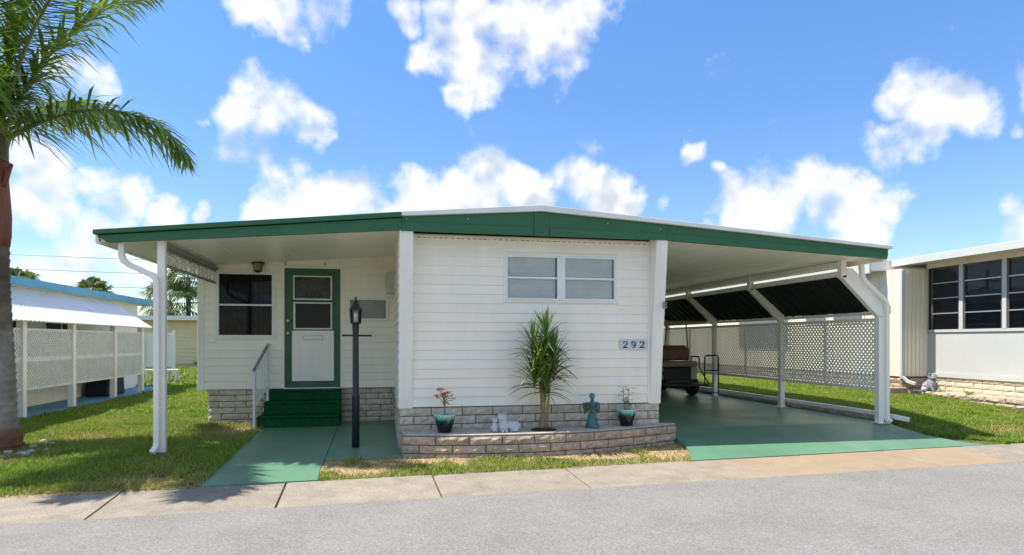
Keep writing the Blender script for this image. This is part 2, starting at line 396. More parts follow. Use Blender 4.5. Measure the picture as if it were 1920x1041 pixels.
# ------------------------------------------------------------------ terrain functions
nrs = np.random.RandomState(11)
_lat = nrs.rand(64, 64)
def vnoise(x, y, s):
    x = np.asarray(x) * s + 100.3; y = np.asarray(y) * s + 57.7
    i = np.floor(x).astype(int); j = np.floor(y).astype(int); fx = x - i; fy = y - j
    fx = fx * fx * (3 - 2 * fx); fy = fy * fy * (3 - 2 * fy)
    g = lambda a, b: _lat[a % 64, b % 64]
    return (g(i, j) * (1 - fx) + g(i + 1, j) * fx) * (1 - fy) + (g(i, j + 1) * (1 - fx) + g(i + 1, j + 1) * fx) * fy
def fbm(x, y, s): return .55 * vnoise(x, y, s) + .3 * vnoise(x, y, s * 2.3) + .15 * vnoise(x, y, s * 5.1)
def nsm(a, b, x):
    t = np.clip((x - a) / (b - a), 0, 1); return t * t * (3 - 2 * t)
def yback(X): return 7.42 + .058 * X        # back edge of the sidewalk
def yroad(X): return 6.48 + .056 * X        # road edge
def gz(X, Y):
    X = np.asarray(X, float); Y = np.asarray(Y, float)
    d = Y - yback(X)
    z = np.interp(d, [0, 1.0, 3.9], [-.15, -.105, 0.0])
    z = z + .07 * np.exp(-((X + 3.1) / .9) ** 2 - ((Y - 8.8) / 1.2) ** 2)
    r = nsm(8.3, 8.7, X)
    z = z + r * (.16 * nsm(0.2, 2.2, d) + .03 * nsm(8.5, 12, X))
    z = z + .02 * (fbm(X, Y, .7) - .5) * nsm(0.0, .6, d)
    return z
def slab_z(X, Y):
    d = np.clip((Y - yback(X)) / (9.3 - yback(X)), 0, 1)
    return -.145 + (.04 + .145) * d
def walk_z(X, Y):
    return np.interp(Y - yback(X), [0, 1.0, 3.9], [-.15, -.105, 0.0]) + .012
def slab_left(Y): return np.interp(Y, [7.6, 7.75, 8.0, 8.5, 8.8], [3.92, 3.95, 4.10, 4.24, 4.27])
def slab_right(Y): return np.interp(Y, [7.85, 8.0, 8.3, 8.7, 9.3], [9.15, 8.85, 8.55, 8.34, 8.30])
def dryness(X, Y):
    X = np.asarray(X, float); Y = np.asarray(Y, float)
    n = fbm(X, Y, 1.6); n2 = fbm(X + 9, Y - 4, 3.0)
    d = Y - yback(X)
    strip = ((X > -.75) & (X < 4.4) & (Y < 8.9)) * (.86 + 3.0 * (.50 - n))
    strip = strip * (.55 + .9 * nsm(.15, .75, d + .5 * (n2 - .5)))
    v = np.maximum(strip, .95 * np.exp(-((X + 2.3) / .55) ** 2 - ((Y - 10.7) / .8) ** 2) + .6 * (n2 - .5))
    v = np.maximum(v, .75 * np.exp(-((X + 4.2) / .7) ** 2 - ((Y - 10.4) / .5) ** 2) + .5 * (n2 - .5))
    v = np.maximum(v, .85 * np.exp(-((X + 2.4) / .8) ** 2 - ((Y - 7.55) / .35) ** 2) + .5 * (n2 - .5))
    v = np.maximum(v, (X < -1) * .75 * np.exp(-(d / .14) ** 2))
    v = np.maximum(v, .9 * np.exp(-((X + 4.9) / .75) ** 2 - ((Y - 9.3) / .75) ** 2))
    v = np.maximum(v, .7 * np.exp(-((X - 10.2) / .6) ** 2 - ((Y - 8.7) / .35) ** 2) + .4 * (n2 - .5))
    v = np.maximum(v, .45 * nsm(.52, .75, n) + 0 * X)
    return np.clip(v, 0, 1)

def np_mesh(name, verts, faces, mat_, cols=None, nface=3):
    me = bpy.data.meshes.new(name)
    nv, nf = len(verts), len(faces)
    me.vertices.add(nv); me.vertices.foreach_set('co', np.ascontiguousarray(verts, dtype=np.float32).ravel())
    me.loops.add(nf * nface); me.loops.foreach_set('vertex_index', np.ascontiguousarray(faces, dtype=np.int32).ravel())
    me.polygons.add(nf); me.polygons.foreach_set('loop_start', np.arange(0, nf * nface, nface, dtype=np.int32))
    me.polygons.foreach_set('loop_total', np.full(nf, nface, dtype=np.int32))
    if cols is not None:
        a = me.color_attributes.new('Col', 'FLOAT_COLOR', 'POINT')
        c4 = np.ones((nv, 4), np.float32); c4[:, :3] = cols
        a.data.foreach_set('color', c4.ravel())
    me.update(calc_edges=True); me.validate()
    me.materials.append(mat_)
    o = bpy.data.objects.new(name, me); COL.objects.link(o); WL[o.name] = Vector((0, 0, 0))
    return o

# ------------------------------------------------------------------ ground sheet
def ground_material():
    m = mat('lawn_soil', (1, 1, 1), .95, 0, 9, .8, 60, spec=.1)
    n, l = m.node_tree.nodes, m.node_tree.links
    a = n.new('ShaderNodeAttribute'); a.attribute_name = 'Col'
    tx = n.new('ShaderNodeTexNoise'); tx.inputs['Scale'].default_value = 38; tx.inputs['Detail'].default_value = 6
    g = n.new('ShaderNodeNewGeometry'); l.new(g.outputs['Position'], tx.inputs['Vector'])
    mr = n.new('ShaderNodeMapRange'); mr.inputs['From Min'].default_value = .3; mr.inputs['From Max'].default_value = .7
    mr.inputs['To Min'].default_value = .45; mr.inputs['To Max'].default_value = 1.35; l.new(tx.outputs['Fac'], mr.inputs['Value'])
    h = n.new('ShaderNodeHueSaturation'); l.new(a.outputs['Color'], h.inputs['Color']); l.new(mr.outputs[0], h.inputs['Value'])
    l.new(h.outputs[0], n['Principled BSDF'].inputs['Base Color'])
    return m
fx = np.arange(-9, 14.01, .12); fy = np.arange(6.6, 14.01, .1)
xs = np.concatenate([[-900, -400, -150, -60, -30, -20, -14, -11], fx, [15, 18, 24, 35, 60, 150, 400, 900]])
ys = np.concatenate([[-900, -300, -80, -30, -12, -5, -2.6, -2.2, 0, 4, 6], fy, np.arange(14.3, 24, .4), [25, 27, 30, 34, 40, 60, 100, 200, 400, 900]])
GX, GY = np.meshgrid(xs, ys)
Z = gz(GX, GY)
dd = GY - yback(GX)
Z = np.where(dd < -.06, -.40, Z)
Z = np.where(GY < -2.4, -.16, Z)
Z = np.where((GX > slab_left(GY) + .12) & (GX < slab_right(GY) - .12) & (GY < 24) & (dd > -.2), Z - .16, Z)
Z = np.where((GX > -1.8) & (GX < -.76) & (GY < 11.4) & (dd > -.1), Z - .1, Z)
Z = np.where((GX > -1.0) & (GX < .2) & (GY > 8.45) & (GY < 11.4), Z - .1, Z)
D = dryness(GX, GY)
green = np.array([.085, .11, .028]); tan = np.array([.42, .30, .17])
cols = green[None, None] * (1 - D[..., None]) + tan[None, None] * D[..., None]
ny, nx = GX.shape
idx = np.arange(ny * nx).reshape(ny, nx)
faces = np.stack([idx[:-1, :-1], idx[:-1, 1:], idx[1:, 1:], idx[1:, :-1]], -1).reshape(-1, 4)
ground = np_mesh('ground', np.stack([GX, GY, Z], -1).reshape(-1, 3), faces, ground_material(), cols.reshape(-1, 3), 4)
tag(ground, 'lawn ground under grass around the homes', 'ground', kind='structure')

# ------------------------------------------------------------------ road
def asphalt_material():
    m = bpy.data.materials.new('asphalt'); m.use_nodes = True
    n, l = m.node_tree.nodes, m.node_tree.links; p = n['Principled BSDF']
    p.inputs['Roughness'].default_value = .9; p.inputs['Specular IOR Level'].default_value = .25
    g = n.new('ShaderNodeNewGeometry')
    def noise(sc, det, rough=.6):
        t = n.new('ShaderNodeTexNoise'); t.inputs['Scale'].default_value = sc; t.inputs['Detail'].default_value = det
        t.inputs['Roughness'].default_value = rough
        l.new(g.outputs['Position'], t.inputs['Vector']); return t
    a = noise(62, 6, .9); b = noise(1.3, 6); c = noise(3.1, 3)
    r = n.new('ShaderNodeValToRGB'); l.new(a.outputs['Fac'], r.inputs[0])
    e = r.color_ramp.elements
    e[0].position = .33; e[0].color = (.11, .108, .104, 1)
    e[1].position = .68; e[1].color = (.43, .413, .388, 1)
    k = e.new(.5); k.color = (.215, .206, .196, 1)
    mr = n.new('ShaderNodeMapRange'); mr.inputs['From Min'].default_value = .3; mr.inputs['From Max'].default_value = .7
    mr.inputs['To Min'].default_value = .89; mr.inputs['To Max'].default_value = 1.08; l.new(b.outputs['Fac'], mr.inputs['Value'])
    h = n.new('ShaderNodeHueSaturation'); l.new(r.outputs[0], h.inputs['Color']); l.new(mr.outputs[0], h.inputs['Value'])
    # oil spots
    vo = n.new('ShaderNodeTexVoronoi'); vo.inputs['Scale'].default_value = .85; vo.inputs['Randomness'].default_value = 1
    wv = n.new('ShaderNodeVectorMath'); wv.operation = 'MULTIPLY_ADD'; wv.inputs[1].default_value = (.25, .25, 0)
    c2 = noise(5, 3); l.new(c2.outputs['Color'], wv.inputs[0]); l.new(g.outputs['Position'], wv.inputs[2]); l.new(wv.outputs[0], vo.inputs['Vector'])
    sp = n.new('ShaderNodeMapRange'); sp.inputs['From Min'].default_value = .03; sp.inputs['From Max'].default_value = .085
    sp.inputs['To Min'].default_value = .5; sp.inputs['To Max'].default_value = 0; l.new(vo.outputs['Distance'], sp.inputs['Value'])
    gt = n.new('ShaderNodeMath'); gt.operation = 'MULTIPLY'; l.new(sp.outputs[0], gt.inputs[0])
    th = n.new('ShaderNodeMapRange'); th.inputs['From Min'].default_value = .44; th.inputs['From Max'].default_value = .56; l.new(c.outputs['Fac'], th.inputs['Value'])
    l.new(th.outputs[0], gt.inputs[1])
    mx = n.new('ShaderNodeMix'); mx.data_type = 'RGBA'; l.new(gt.outputs[0], mx.inputs['Factor'])
    l.new(h.outputs[0], mx.inputs['A']); mx.inputs['B'].default_value = (.06, .058, .055, 1)
    l.new(mx.outputs['Result'], p.inputs['Base Color'])
    bp = n.new('ShaderNodeBump'); bp.inputs['Strength'].default_value = .55; bp.inputs['Distance'].default_value = .006
    l.new(a.outputs['Fac'], bp.inputs['Height']); l.new(bp.outputs[0], p.inputs['Normal'])
    return m
rx = np.concatenate([np.arange(-200, -8, 8), np.arange(-8, 13, .05), np.arange(13, 201, 8)])
top = yroad(rx) + .012 * (nrs.rand(len(rx)) - .5) + .03 * (fbm(rx, rx * 0, 1.2) - .5)
rows = [np.full(len(rx), -2.2), np.full(len(rx), 2.0), np.full(len(rx), 5.0) + .056 * rx, top]
rv = np.concatenate([np.stack([rx, r_, np.full(len(rx), -.187)], -1) for r_ in rows])
k = len(rx)
rf = np.concatenate([np.stack([np.arange(k - 1) + i * k, np.arange(1, k) + i * k, np.arange(1, k) + (i + 1) * k, np.arange(k - 1) + (i + 1) * k], -1) for i in range(3)])
road = np_mesh('road', rv, rf, asphalt_material(), None, 4)
tag(road, 'pale worn asphalt road across the foreground', 'road', kind='structure')

# ------------------------------------------------------------------ sidewalk of concrete slabs
def concrete_material():
    m = mat('sidewalk_concrete', (.30, .268, .215), .92, .07, 3.5, .45, 120, rand=.04, spec=.2, detail=8)
    n, l = m.node_tree.nodes, m.node_tree.links; p = n['Principled BSDF']
    old = p.inputs['Base Color'].links[0].from_socket
    g = n.new('ShaderNodeNewGeometry')
    f = n.new('ShaderNodeTexNoise'); f.inputs['Scale'].default_value = 75; f.inputs['Detail'].default_value = 4; f.inputs['Roughness'].default_value = .8
    l.new(g.outputs['Position'], f.inputs['Vector'])
    mr = n.new('ShaderNodeMapRange'); mr.inputs['From Min'].default_value = .35; mr.inputs['From Max'].default_value = .65
    mr.inputs['To Min'].default_value = .62; mr.inputs['To Max'].default_value = 1.3; l.new(f.outputs['Fac'], mr.inputs['Value'])
    h = n.new('ShaderNodeHueSaturation'); l.new(old, h.inputs['Color']); l.new(mr.outputs[0], h.inputs['Value'])
    # rusty irrigation stain in front of the driveway
    sp = n.new('ShaderNodeSeparateXYZ'); l.new(g.outputs['Position'], sp.inputs[0])
    a = n.new('ShaderNodeMapRange'); a.interpolation_type = 'SMOOTHSTEP'; a.inputs['From Min'].default_value = 3.2; a.inputs['From Max'].default_value = 5.2
    l.new(sp.outputs['X'], a.inputs['Value'])
    b = n.new('ShaderNodeMapRange'); b.interpolation_type = 'SMOOTHSTEP'; b.inputs['From Min'].default_value = 8.4; b.inputs['From Max'].default_value = 8.0
    l.new(sp.outputs['X'], b.inputs['Value'])
    ab = n.new('ShaderNodeMath'); ab.operation = 'MULTIPLY'; l.new(a.outputs[0], ab.inputs[0]); l.new(b.outputs[0], ab.inputs[1])
    t2 = n.new('ShaderNodeTexNoise'); t2.inputs['Scale'].default_value = 1.5; t2.inputs['Detail'].default_value = 6; l.new(g.outputs['Position'], t2.inputs['Vector'])
    q = n.new('ShaderNodeMath'); q.operation = 'MULTIPLY'; l.new(ab.outputs[0], q.inputs[0]); l.new(t2.outputs['Fac'], q.inputs[1])
    mx = n.new('ShaderNodeMix'); mx.data_type = 'RGBA'; l.new(q.outputs[0], mx.inputs['Factor']); l.new(h.outputs[0], mx.inputs['A'])
    mx.inputs['B'].default_value = (.37, .25, .14, 1)
    l.new(mx.outputs['Result'], p.inputs['Base Color'])
    return m
M['concrete'] = concrete_material()
def swp(X, t):   # point on the sidewalk, t = 0 at the back edge and 1 at the front
    return (X + .03 * t, yback(X) * (1 - t) + (yroad(X) - .03) * t)
walk = MB()
pp = [swp(-60, .02), swp(70, .02), swp(70, .98), swp(-60, .98)]
walk.add([(p[0], p[1], z) for z in (-.34, -.215) for p in pp], [(0, 1, 2, 3), (7, 6, 5, 4), (0, 4, 5, 1), (1, 5, 6, 2), (2, 6, 7, 3), (3, 7, 4, 0)])
sidewalk = tag(walk.build('sidewalk', M['mortar']), 'concrete sidewalk strip between road and lawns', 'sidewalk', kind='structure')
jx = [-17, -13.8, -10.6, -7.4, -5.8, -4.2, -2.62, -1.02, .58, 2.2, 3.9, 5.55, 6.95, 8.35, 10.0, 11.7, 15, 18.4, 22, 26]
for a, b in zip(jx[:-1], jx[1:]):
    mb = MB(); q = [swp(a + .009, 0), swp(b - .009, 0), swp(b - .009, 1), swp(a + .009, 1)]
    dz = rnd.uniform(-.004, .004)
    zt = [-.148 + dz, -.148 + dz, -.191, -.191]
    mb.add([(p[0], p[1], -.30) for p in q] + [(p[0], p[1], z) for p, z in zip(q, zt)],
           [(3, 2, 1, 0), (4, 5, 6, 7), (0, 1, 5, 4), (1, 2, 6, 5), (2, 3, 7, 6), (3, 0, 4, 7)])
    # orientation fix: the ring runs clockwise seen from above
    mb.f = [tuple(reversed(f_)) for f_ in mb.f]
    mb.build('concrete_slab', M['concrete'], sidewalk, bevel=.008)

# ------------------------------------------------------------------ green slabs
def sheet(name, outline_fn, zfn, th=.12):
    """solid slab from rows of (xl, xr, y); zfn gives the top"""
    rows_ = outline_fn(); nxx = 14
    vt, ft = [], []
    for (xl, xr, y0, y1) in rows_:
        for i in range(nxx):
            t = i / (nxx - 1); x = xl + (xr - xl) * t; y = y0 + (y1 - y0) * t
            vt.append((x, y, float(zfn(x, y))))
    n_ = len(rows_)
    for j in range(n_ - 1):
        for i in range(nxx - 1):
            a = j * nxx + i; ft.append((a, a + 1, a + nxx + 1, a + nxx))
    base = len(vt)
    rim = [i for i in range(nxx)] + [j * nxx + nxx - 1 for j in range(1, n_)] + [(n_ - 1) * nxx + i for i in range(nxx - 2, -1, -1)] + [j * nxx for j in range(n_ - 2, 0, -1)]
    for r_ in rim: vt.append((vt[r_][0], vt[r_][1], vt[r_][2] - th))
    for q in range(len(rim)):
        a, b = rim[q], rim[(q + 1) % len(rim)]
        ft.append((b, a, base + q, base + (q + 1) % len(rim)))
    mb = MB(); mb.add(vt, ft)
    return mb.build(name, M['slab'], smooth=False)
def ol_walk():
    out = [(-1.89, -.69, yback(-1.89) + .01, yback(-.69) + .01)]
    for y in np.arange(7.6, 10.9, .12): out.append((-1.89 + .03 * sm(10.2, 10.9, y) + rnd.uniform(-.012, .012), -.705 + (rnd.uniform(-.008, .0) if y < 8.3 else 0), y, y))
    out.append((-1.86, -.705, 11.0, 11.0)); return out
tag(sheet('walkway', ol_walk, walk_z), 'green painted concrete walkway leading to the porch steps', 'walkway', kind='structure')
def ol_pad():
    return [(-.695, .27, y, y) for y in [8.36, 8.6, 9, 9.5, 10, 10.5, 11, 11.46]]
tag(sheet('porch_pad', ol_pad, walk_z), 'green painted concrete pad beside the steps under the lamp post', 'pad', kind='structure')
def ol_drive():
    out = []
    for t in np.linspace(0, 1, 9):
        y = 7.66 + t * 1.2
        xl = float(slab_left(y)); xr = float(slab_right(y + .35))
        y0 = max(y, yback(xl) + .01) if t == 0 else y
        y1 = yback(xr) + .01 if t == 0 else y + .28 * (1 - t)
        out.append((xl, xr, y0, y1))
    for y in [9.05, 9.3, 10, 12, 14, 16, 18, 20, 22]: out.append((4.02, 8.30, y, y))
    return out
tag(sheet('driveway', ol_drive, slab_z), 'glossy green painted concrete driveway under the carport', 'driveway', kind='structure')

# ------------------------------------------------------------------ grass
M['grass'] = leaf_mat('grass_blades', None, None, .4, .55, attr='Col')
def grass(name, label, x0, x1, y0, y1, n, h, w, keep, lush=None):
    X = nrs.uniform(x0, x1, n); Y = nrs.uniform(y0, y1, n)
    k = keep(X, Y); X, Y = X[k], Y[k]
    D = dryness(X, Y); n_ = fbm(X, Y, 2.2)
    k = nrs.rand(len(X)) < (1.08 - .98 * D)
    X, Y, D = X[k], Y[k], D[k]; n = len(X); n_ = n_[k]
    Zb = gz(X, Y) - .004
    ang = nrs.uniform(0, 2 * np.pi, n); lean = nrs.uniform(.1, 1.15, n); la = nrs.uniform(0, 2 * np.pi, n)
    hh = h * nrs.uniform(.45, 1.25, n) * (.75 + .55 * n_) * (1 - .35 * D); ww = w * nrs.uniform(.6, 1.3, n)
    tuft = nsm(.6, .78, vnoise(X, Y, 3.3)); hh *= 1 + .5 * tuft
    dx, dy = np.cos(ang) * ww / 2, np.sin(ang) * ww / 2
    tx = np.cos(la) * np.sin(lean) * hh; ty = np.sin(la) * np.sin(lean) * hh; tz = np.cos(lean * .8) * hh
    V = np.empty((n, 5, 3))
    V[:, 0] = np.stack([X - dx, Y - dy, Zb], -1); V[:, 1] = np.stack([X + dx, Y + dy, Zb], -1)
    V[:, 2] = np.stack([X + .42 * tx + dx * .9, Y + .42 * ty + dy * .9, Zb + .62 * tz], -1)
    V[:, 3] = np.stack([X + .42 * tx - dx * .9, Y + .42 * ty - dy * .9, Zb + .62 * tz], -1)
    V[:, 4] = np.stack([X + tx, Y + ty, Zb + tz * .92], -1)
    i = np.arange(n) * 5
    F = np.concatenate([np.stack([i, i + 1, i + 2], -1), np.stack([i, i + 2, i + 3], -1), np.stack([i + 3, i + 2, i + 4], -1)])
    a = np.array([.27, .40, .042]); b = np.array([.11, .235, .024]); t_ = np.array([.48, .36, .18]); yl = np.array([.40, .43, .07])
    r1 = nrs.rand(n, 1); big = nsm(.3, .7, fbm(X - 5, Y + 3, .55))[:, None]
    c = a * r1 + b * (1 - r1)
    c = c * (1 - .35 * big) + yl * (.35 * big)
    dm = (nrs.rand(n, 1) < (.05 + .75 * D[:, None])) * nrs.uniform(.4, 1, (n, 1))
    c = c * (1 - dm) + t_ * dm
    C = np.repeat(c[:, None], 5, 1).reshape(-1, 3)
    o = np_mesh(name, V.reshape(-1, 3), F, M['grass'], C, 3)
    return tag(o, label, 'grass', kind='stuff')
def keep_left(X, Y):
    return (Y > yback(X) + .02 - .045 * fbm(X, Y, 3.5)) & (X > -.66 * Y - .8) & ((X < -1.885 + .035 * fbm(X, Y, 4.0)) | (Y > 11.6)) & ~((X > -2.84) & (Y > 11.42)) & ~((X < -6.2) & (Y < 21.4) & (Y > 9))
grass('lawn_grass', 'sunlit green lawn left of the walkway, browned in patches', -8.2, -1.88, 7.0, 13.2, 330000, .062, .0115, keep_left)
grass('lawn_grass', 'lawn receding between the blue-trimmed home and the porch room', -7.5, -2.9, 13.2, 21, 75000, .075, .02, keep_left)
grass('lawn_grass', 'far lawn in front of the beige home at the back', -16, -3.2, 21, 36, 45000, .10, .05, lambda X, Y: X > -.62 * Y - 1)
grass('lawn_grass', 'ragged half-dead grass strip between planter and sidewalk', -.69, 4.3, 7.36, 8.8, 46000, .055, .010,
      lambda X, Y: (Y > yback(X) + .02 - .04 * fbm(X, Y, 4.0)) & (X < slab_left(Y) + .03 * fbm(X, Y, 4.0)) & (Y < np.interp(X, [-.69, .27, .28, 1.1, 1.95, 3, 4.27], [8.35, 8.35, 8.46, 8.25, 8.22, 8.36, 8.8])))
grass('lawn_grass', 'green lawn right of the driveway in front of the neighbouring home', 8.36, 12.6, 7.8, 14.0, 200000, .055, .0115,
      lambda X, Y: (Y > yback(X) + .015) & (X > slab_right(Y - .28) + .05) & (X < 1.25 * Y + 1))
grass('lawn_grass', 'lawn seen under the carport lattice', 8.4, 11.6, 14.0, 24, 60000, .07, .018, lambda X, Y: X > 0)
# ------------------------------------------------------------------ shared pieces: siding board, split-face brick
PITCH = .1305
def board_mesh(name, m, pitch=PITCH):
    # unit length along x, front towards -y, bottom edge proud and rolled under
    prof = [(.004, 0), (-.014, .001), (-.019, .006), (-.0185, .018), (-.006, pitch - .012), (-.004, pitch + .004), (.004, pitch + .004)]
    mb = MB(); mb.prism(prof, 'x', -.5, .5)
    me = bpy.data.meshes.new(name); me.from_pydata(mb.v, [], mb.f); me.update(); me.materials.append(m); return me
BOARD = board_mesh('siding_board', M['siding'])
BOARD_CREAM = board_mesh('siding_board_beige', M['beige'], .2)
def board_run(parent, x0, x1, y, z0, z1, holes=(), pitch=PITCH, me=BOARD):
    """rows of boards on a wall that faces -y, cut round rectangular openings"""
    z = z0
    while z < z1 - .02:
        segs = [(x0, x1)]
        for (hx0, hx1, hz0, hz1) in holes:
            if z + pitch > hz0 + .03 and z < hz1 - .03:
                ns = []
                for a, b in segs:
                    if hx1 <= a or hx0 >= b: ns.append((a, b)); continue
                    if hx0 > a + .01: ns.append((a, hx0))
                    if hx1 < b - .01: ns.append((hx1, b))
                segs = ns
        h = min(pitch, z1 - z)
        for a, b in segs:
            inst('siding_board', me, ((a + b) / 2, y, z), (b - a, 1, h / pitch), (rnd.uniform(-.004, .004), 0, 0), parent)
        z += pitch
def brick_meshes(m, tag_, rough=.010):
    out = []
    for q in range(6):
        mb = MB(); nx_, nz_ = 6, 3
        idx_ = {}
        for j in range(nz_ + 1):
            for i in range(nx_ + 1):
                x = -.5 + i / nx_; z = j / nz_
                edge = (i in (0, nx_)) or (j in (0, nz_))
                y = 0 if edge else -rnd.uniform(.25, 1.6) * rough
                if not edge: x += rnd.uniform(-.05, .05); z += rnd.uniform(-.09, .09)
                idx_[i, j] = len(mb.v); mb.v.append((x, y, z))
        for j in range(nz_):
            for i in range(nx_): mb.f.append((idx_[i, j], idx_[i + 1, j], idx_[i + 1, j + 1], idx_[i, j + 1]))
        b = len(mb.v); mb.v += [(-.5, .06, 0), (.5, .06, 0), (.5, .06, 1), (-.5, .06, 1)]
        mb.f += [tuple(idx_[i, 0] for i in range(nx_, -1, -1)) + (b, b + 1),
                 tuple(idx_[i, nz_] for i in range(nx_ + 1)) + (b + 2, b + 3),
                 tuple(idx_[0, j] for j in range(nz_ + 1)) + (b + 3, b),
                 tuple(idx_[nx_, j] for j in range(nz_, -1, -1)) + (b + 1, b + 2)]
        me = bpy.data.meshes.new(tag_); me.from_pydata(mb.v, [], mb.f); me.update(); me.materials.append(m); out.append(me)
    return out
BR = brick_meshes(M['brick'], 'brick', .013); BRP = brick_meshes(M['brick_pl'], 'planter_brick', .019)
def brick_wall(parent, p0, p1, z0, courses, ch=.112, L=.43, meshes=BR, joint=.012, z0b=None, start=0):
    """courses of bricks along p0 -> p1 (ground points); the face looks to the right of the run direction"""
    p0, p1 = Vector((*p0, 0)), Vector((*p1, 0)); d = p1 - p0; tot = d.length; d.normalize()
    ang = math.atan2(d.y, d.x)
    for c in range(courses):
        s0 = (0 if (c + start) % 2 == 0 else -L * rnd.uniform(.4, .6))
        z = z0 + c * ch
        while s0 < tot - .01:
            a, b = max(0, s0), min(tot, s0 + L); s0 += L
            if b - a < .03: continue
            mid = p0 + d * ((a + b) / 2)
            out = Vector((d.y, -d.x, 0)) * rnd.uniform(-.003, .004)
            inst('brick', rnd.choice(meshes), (mid.x + out.x, mid.y + out.y, z + joint / 2), (b - a - joint, 1, ch - joint), (0, 0, ang), parent)

# ------------------------------------------------------------------ the mobile home
XL, XR, YF, YW, YP, XPL = .24, 4.06, 8.62, 8.90, 11.50, -3.00
YE = 21.0
home = thing('mobile_home', (2.1, 9.0, 0), 'white mobile home with green roof edge, porch on the left and carport on the right', 'house')
# core walls
fw = MB().box(XL + .02, XR - .02, YW + .14, YE, .1, 2.86).build('front_wall', M['dark'], home)
mb = MB()                                                            # rough sheathing ring behind the boards
mb.box(XL + .02, 1.70, YW + .004, YW + .14, .49, 2.87); mb.box(3.39, XR - .02, YW + .004, YW + .14, .49, 2.87)
mb.box(1.70, 3.39, YW + .004, YW + .14, .49, 1.96); mb.box(1.70, 3.39, YW + .004, YW + .14, 2.65, 2.87)
mb.box(2.475, 2.595, YW + .004, YW + .14, 1.96, 2.65)
mb.build('wall_panel', M['siding'], home)
board_run(fw, .418, 3.86, YW, .49, 2.88, [(1.69, 3.40, 1.95, 2.66)])
MB().box(3.858, 3.893, YW - .028, YW + .004, .49, 2.87).build('corner_strip', M['white'], home, bevel=.004)
MB().box(.418, 3.858, YW - .03, YW - .001, 2.815, 2.865).build('vent_strip', M['white'], home, bevel=.003)
vs = MB()
for i in range(44):
    x = .48 + i * .077 + rnd.uniform(-.012, .012)
    vs.box(x, x + rnd.uniform(.012, .05), YW - .0325, YW - .03, 2.825, 2.833)
vs.build('vent_slot', M['dark'], home)
# side wall towards the porch, and the carport side
sw = MB().box(XL, XL + .02, YW, YE, .49, 2.9).build('side_wall', M['siding'], home)
z = .49
while z < 2.85:
    inst('siding_board', BOARD, (XL, (YW + YP) / 2, z), (YP - YW, 1, 1), (0, 0, -math.pi / 2), sw); z += PITCH
sr = MB().box(XR - .02, XR, YW, YE, .49, 2.9).build('side_wall', M['siding'], home)
z = .49
while z < 2.85:
    inst('siding_board', BOARD, (XR, (YW + YE) / 2, z), (YE - YW, 1, 1), (0, 0, math.pi / 2), sr); z += PITCH
# slanted fins at both front corners
for x0, x1 in ((.236, .418), (3.893, 4.068)):
    MB().prism([(8.885, .475), (YW + .02, .475), (YW + .02, 2.90), (8.63, 2.90), (8.63, 2.84)], 'x', x0, x1).build('corner_fin', M['white'], home, bevel=.006)
hk = MB(); 
for dz in (0, .05):
    hk.tube([(4.05 + .02 * math.sin(t), 8.70 - .012, 1.90 + dz + .02 * math.cos(t)) for t in np.linspace(.3, 5.6, 10)], .008, 6)
hk.box(4.035, 4.06, 8.705, 8.76, 1.88, 1.98)
hk.build('bracket', M['grey_rail'], home)
# brick skirting
sk = MB().box(XL + .02, XR - .02, YW + .05, YW + .2, -.12, .49).build('skirting', M['mortar'], home)
brick_wall(sk, (XL + .006, YW + .0), (XR - .006, YW + .0), -.10, 5, .1165)
sk2 = MB().box(XL + .02, XL + .06, YW + .07, YE, -.1, .49).build('skirting', M['mortar'], home)
brick_wall(sk2, (XL + .0, YP), (XL + .0, YW + .07), -.10, 5, .1165)
sk3 = MB().box(XR - .06, XR - .02, YW + .07, YE, -.1, .49).build('skirting', M['mortar'], home)
brick_wall(sk3, (XR, YW + .07), (XR, YE), -.10, 5, .1165)

# double front window with horizontal blinds
def window(parent, x0, x1, z0, z1, y, splits, rail, bar=.03, name='window', glass=None, depth=.05):
    w = MB()
    e = .045
    w.box(x0, x1, y - .03, y + depth, z1 - bar, z1); w.box(x0, x1, y - .03, y + depth, z0, z0 + bar)
    xs_ = [x0] + [q for s_ in splits for q in s_] + [x1]
    w.box(x0, x0 + bar, y - .03, y + depth, z0 + bar, z1 - bar); w.box(x1 - bar, x1, y - .03, y + depth, z0 + bar, z1 - bar)
    for a, b in splits: w.box(a, b, y - .032, y + depth, z0 + bar, z1 - bar)
    o = w.build(name, M['frame'], parent, bevel=.004)
    tr = MB(); t_ = .03
    tr.box(x0 - t_, x1 + t_, y - .022, y - .0, z1, z1 + t_); tr.box(x0 - t_, x1 + t_, y - .022, y, z0 - t_, z0)
    tr.box(x0 - t_, x0, y - .022, y, z0, z1); tr.box(x1, x1 + t_, y - .022, y, z0, z1)
    tr.build('trim', M['white'], o, bevel=.003)
    cells = []; a = x0 + bar
    for s_ in splits: cells.append((a, s_[0])); a = s_[1]
    cells.append((a, x1 - bar))
    for a, b in cells:
        if rail:
            MB().box(a, b, y - .018, y + .03, rail - .014, rail + .014).build('rail', M['frame'], o)
            for (c, d) in ((z0 + bar, rail - .014), (rail + .014, z1 - bar)):
                MB().add([(a, y + .012, c), (b, y + .012, c), (b, y + .012, d), (a, y + .012, d)], [(0, 1, 2, 3)]).build('pane', glass or M['glass'], o)
        else:
            MB().add([(a, y + .012, z0 + bar), (b, y + .012, z0 + bar), (b, y + .012, z1 - bar), (a, y + .012, z1 - bar)], [(0, 1, 2, 3)]).build('pane', glass or M['glass'], o)
    return o, cells
o, cells = window(home, 1.72, 3.37, 1.985, 2.625, YW - .004, [(2.475, 2.595)], 2.305)
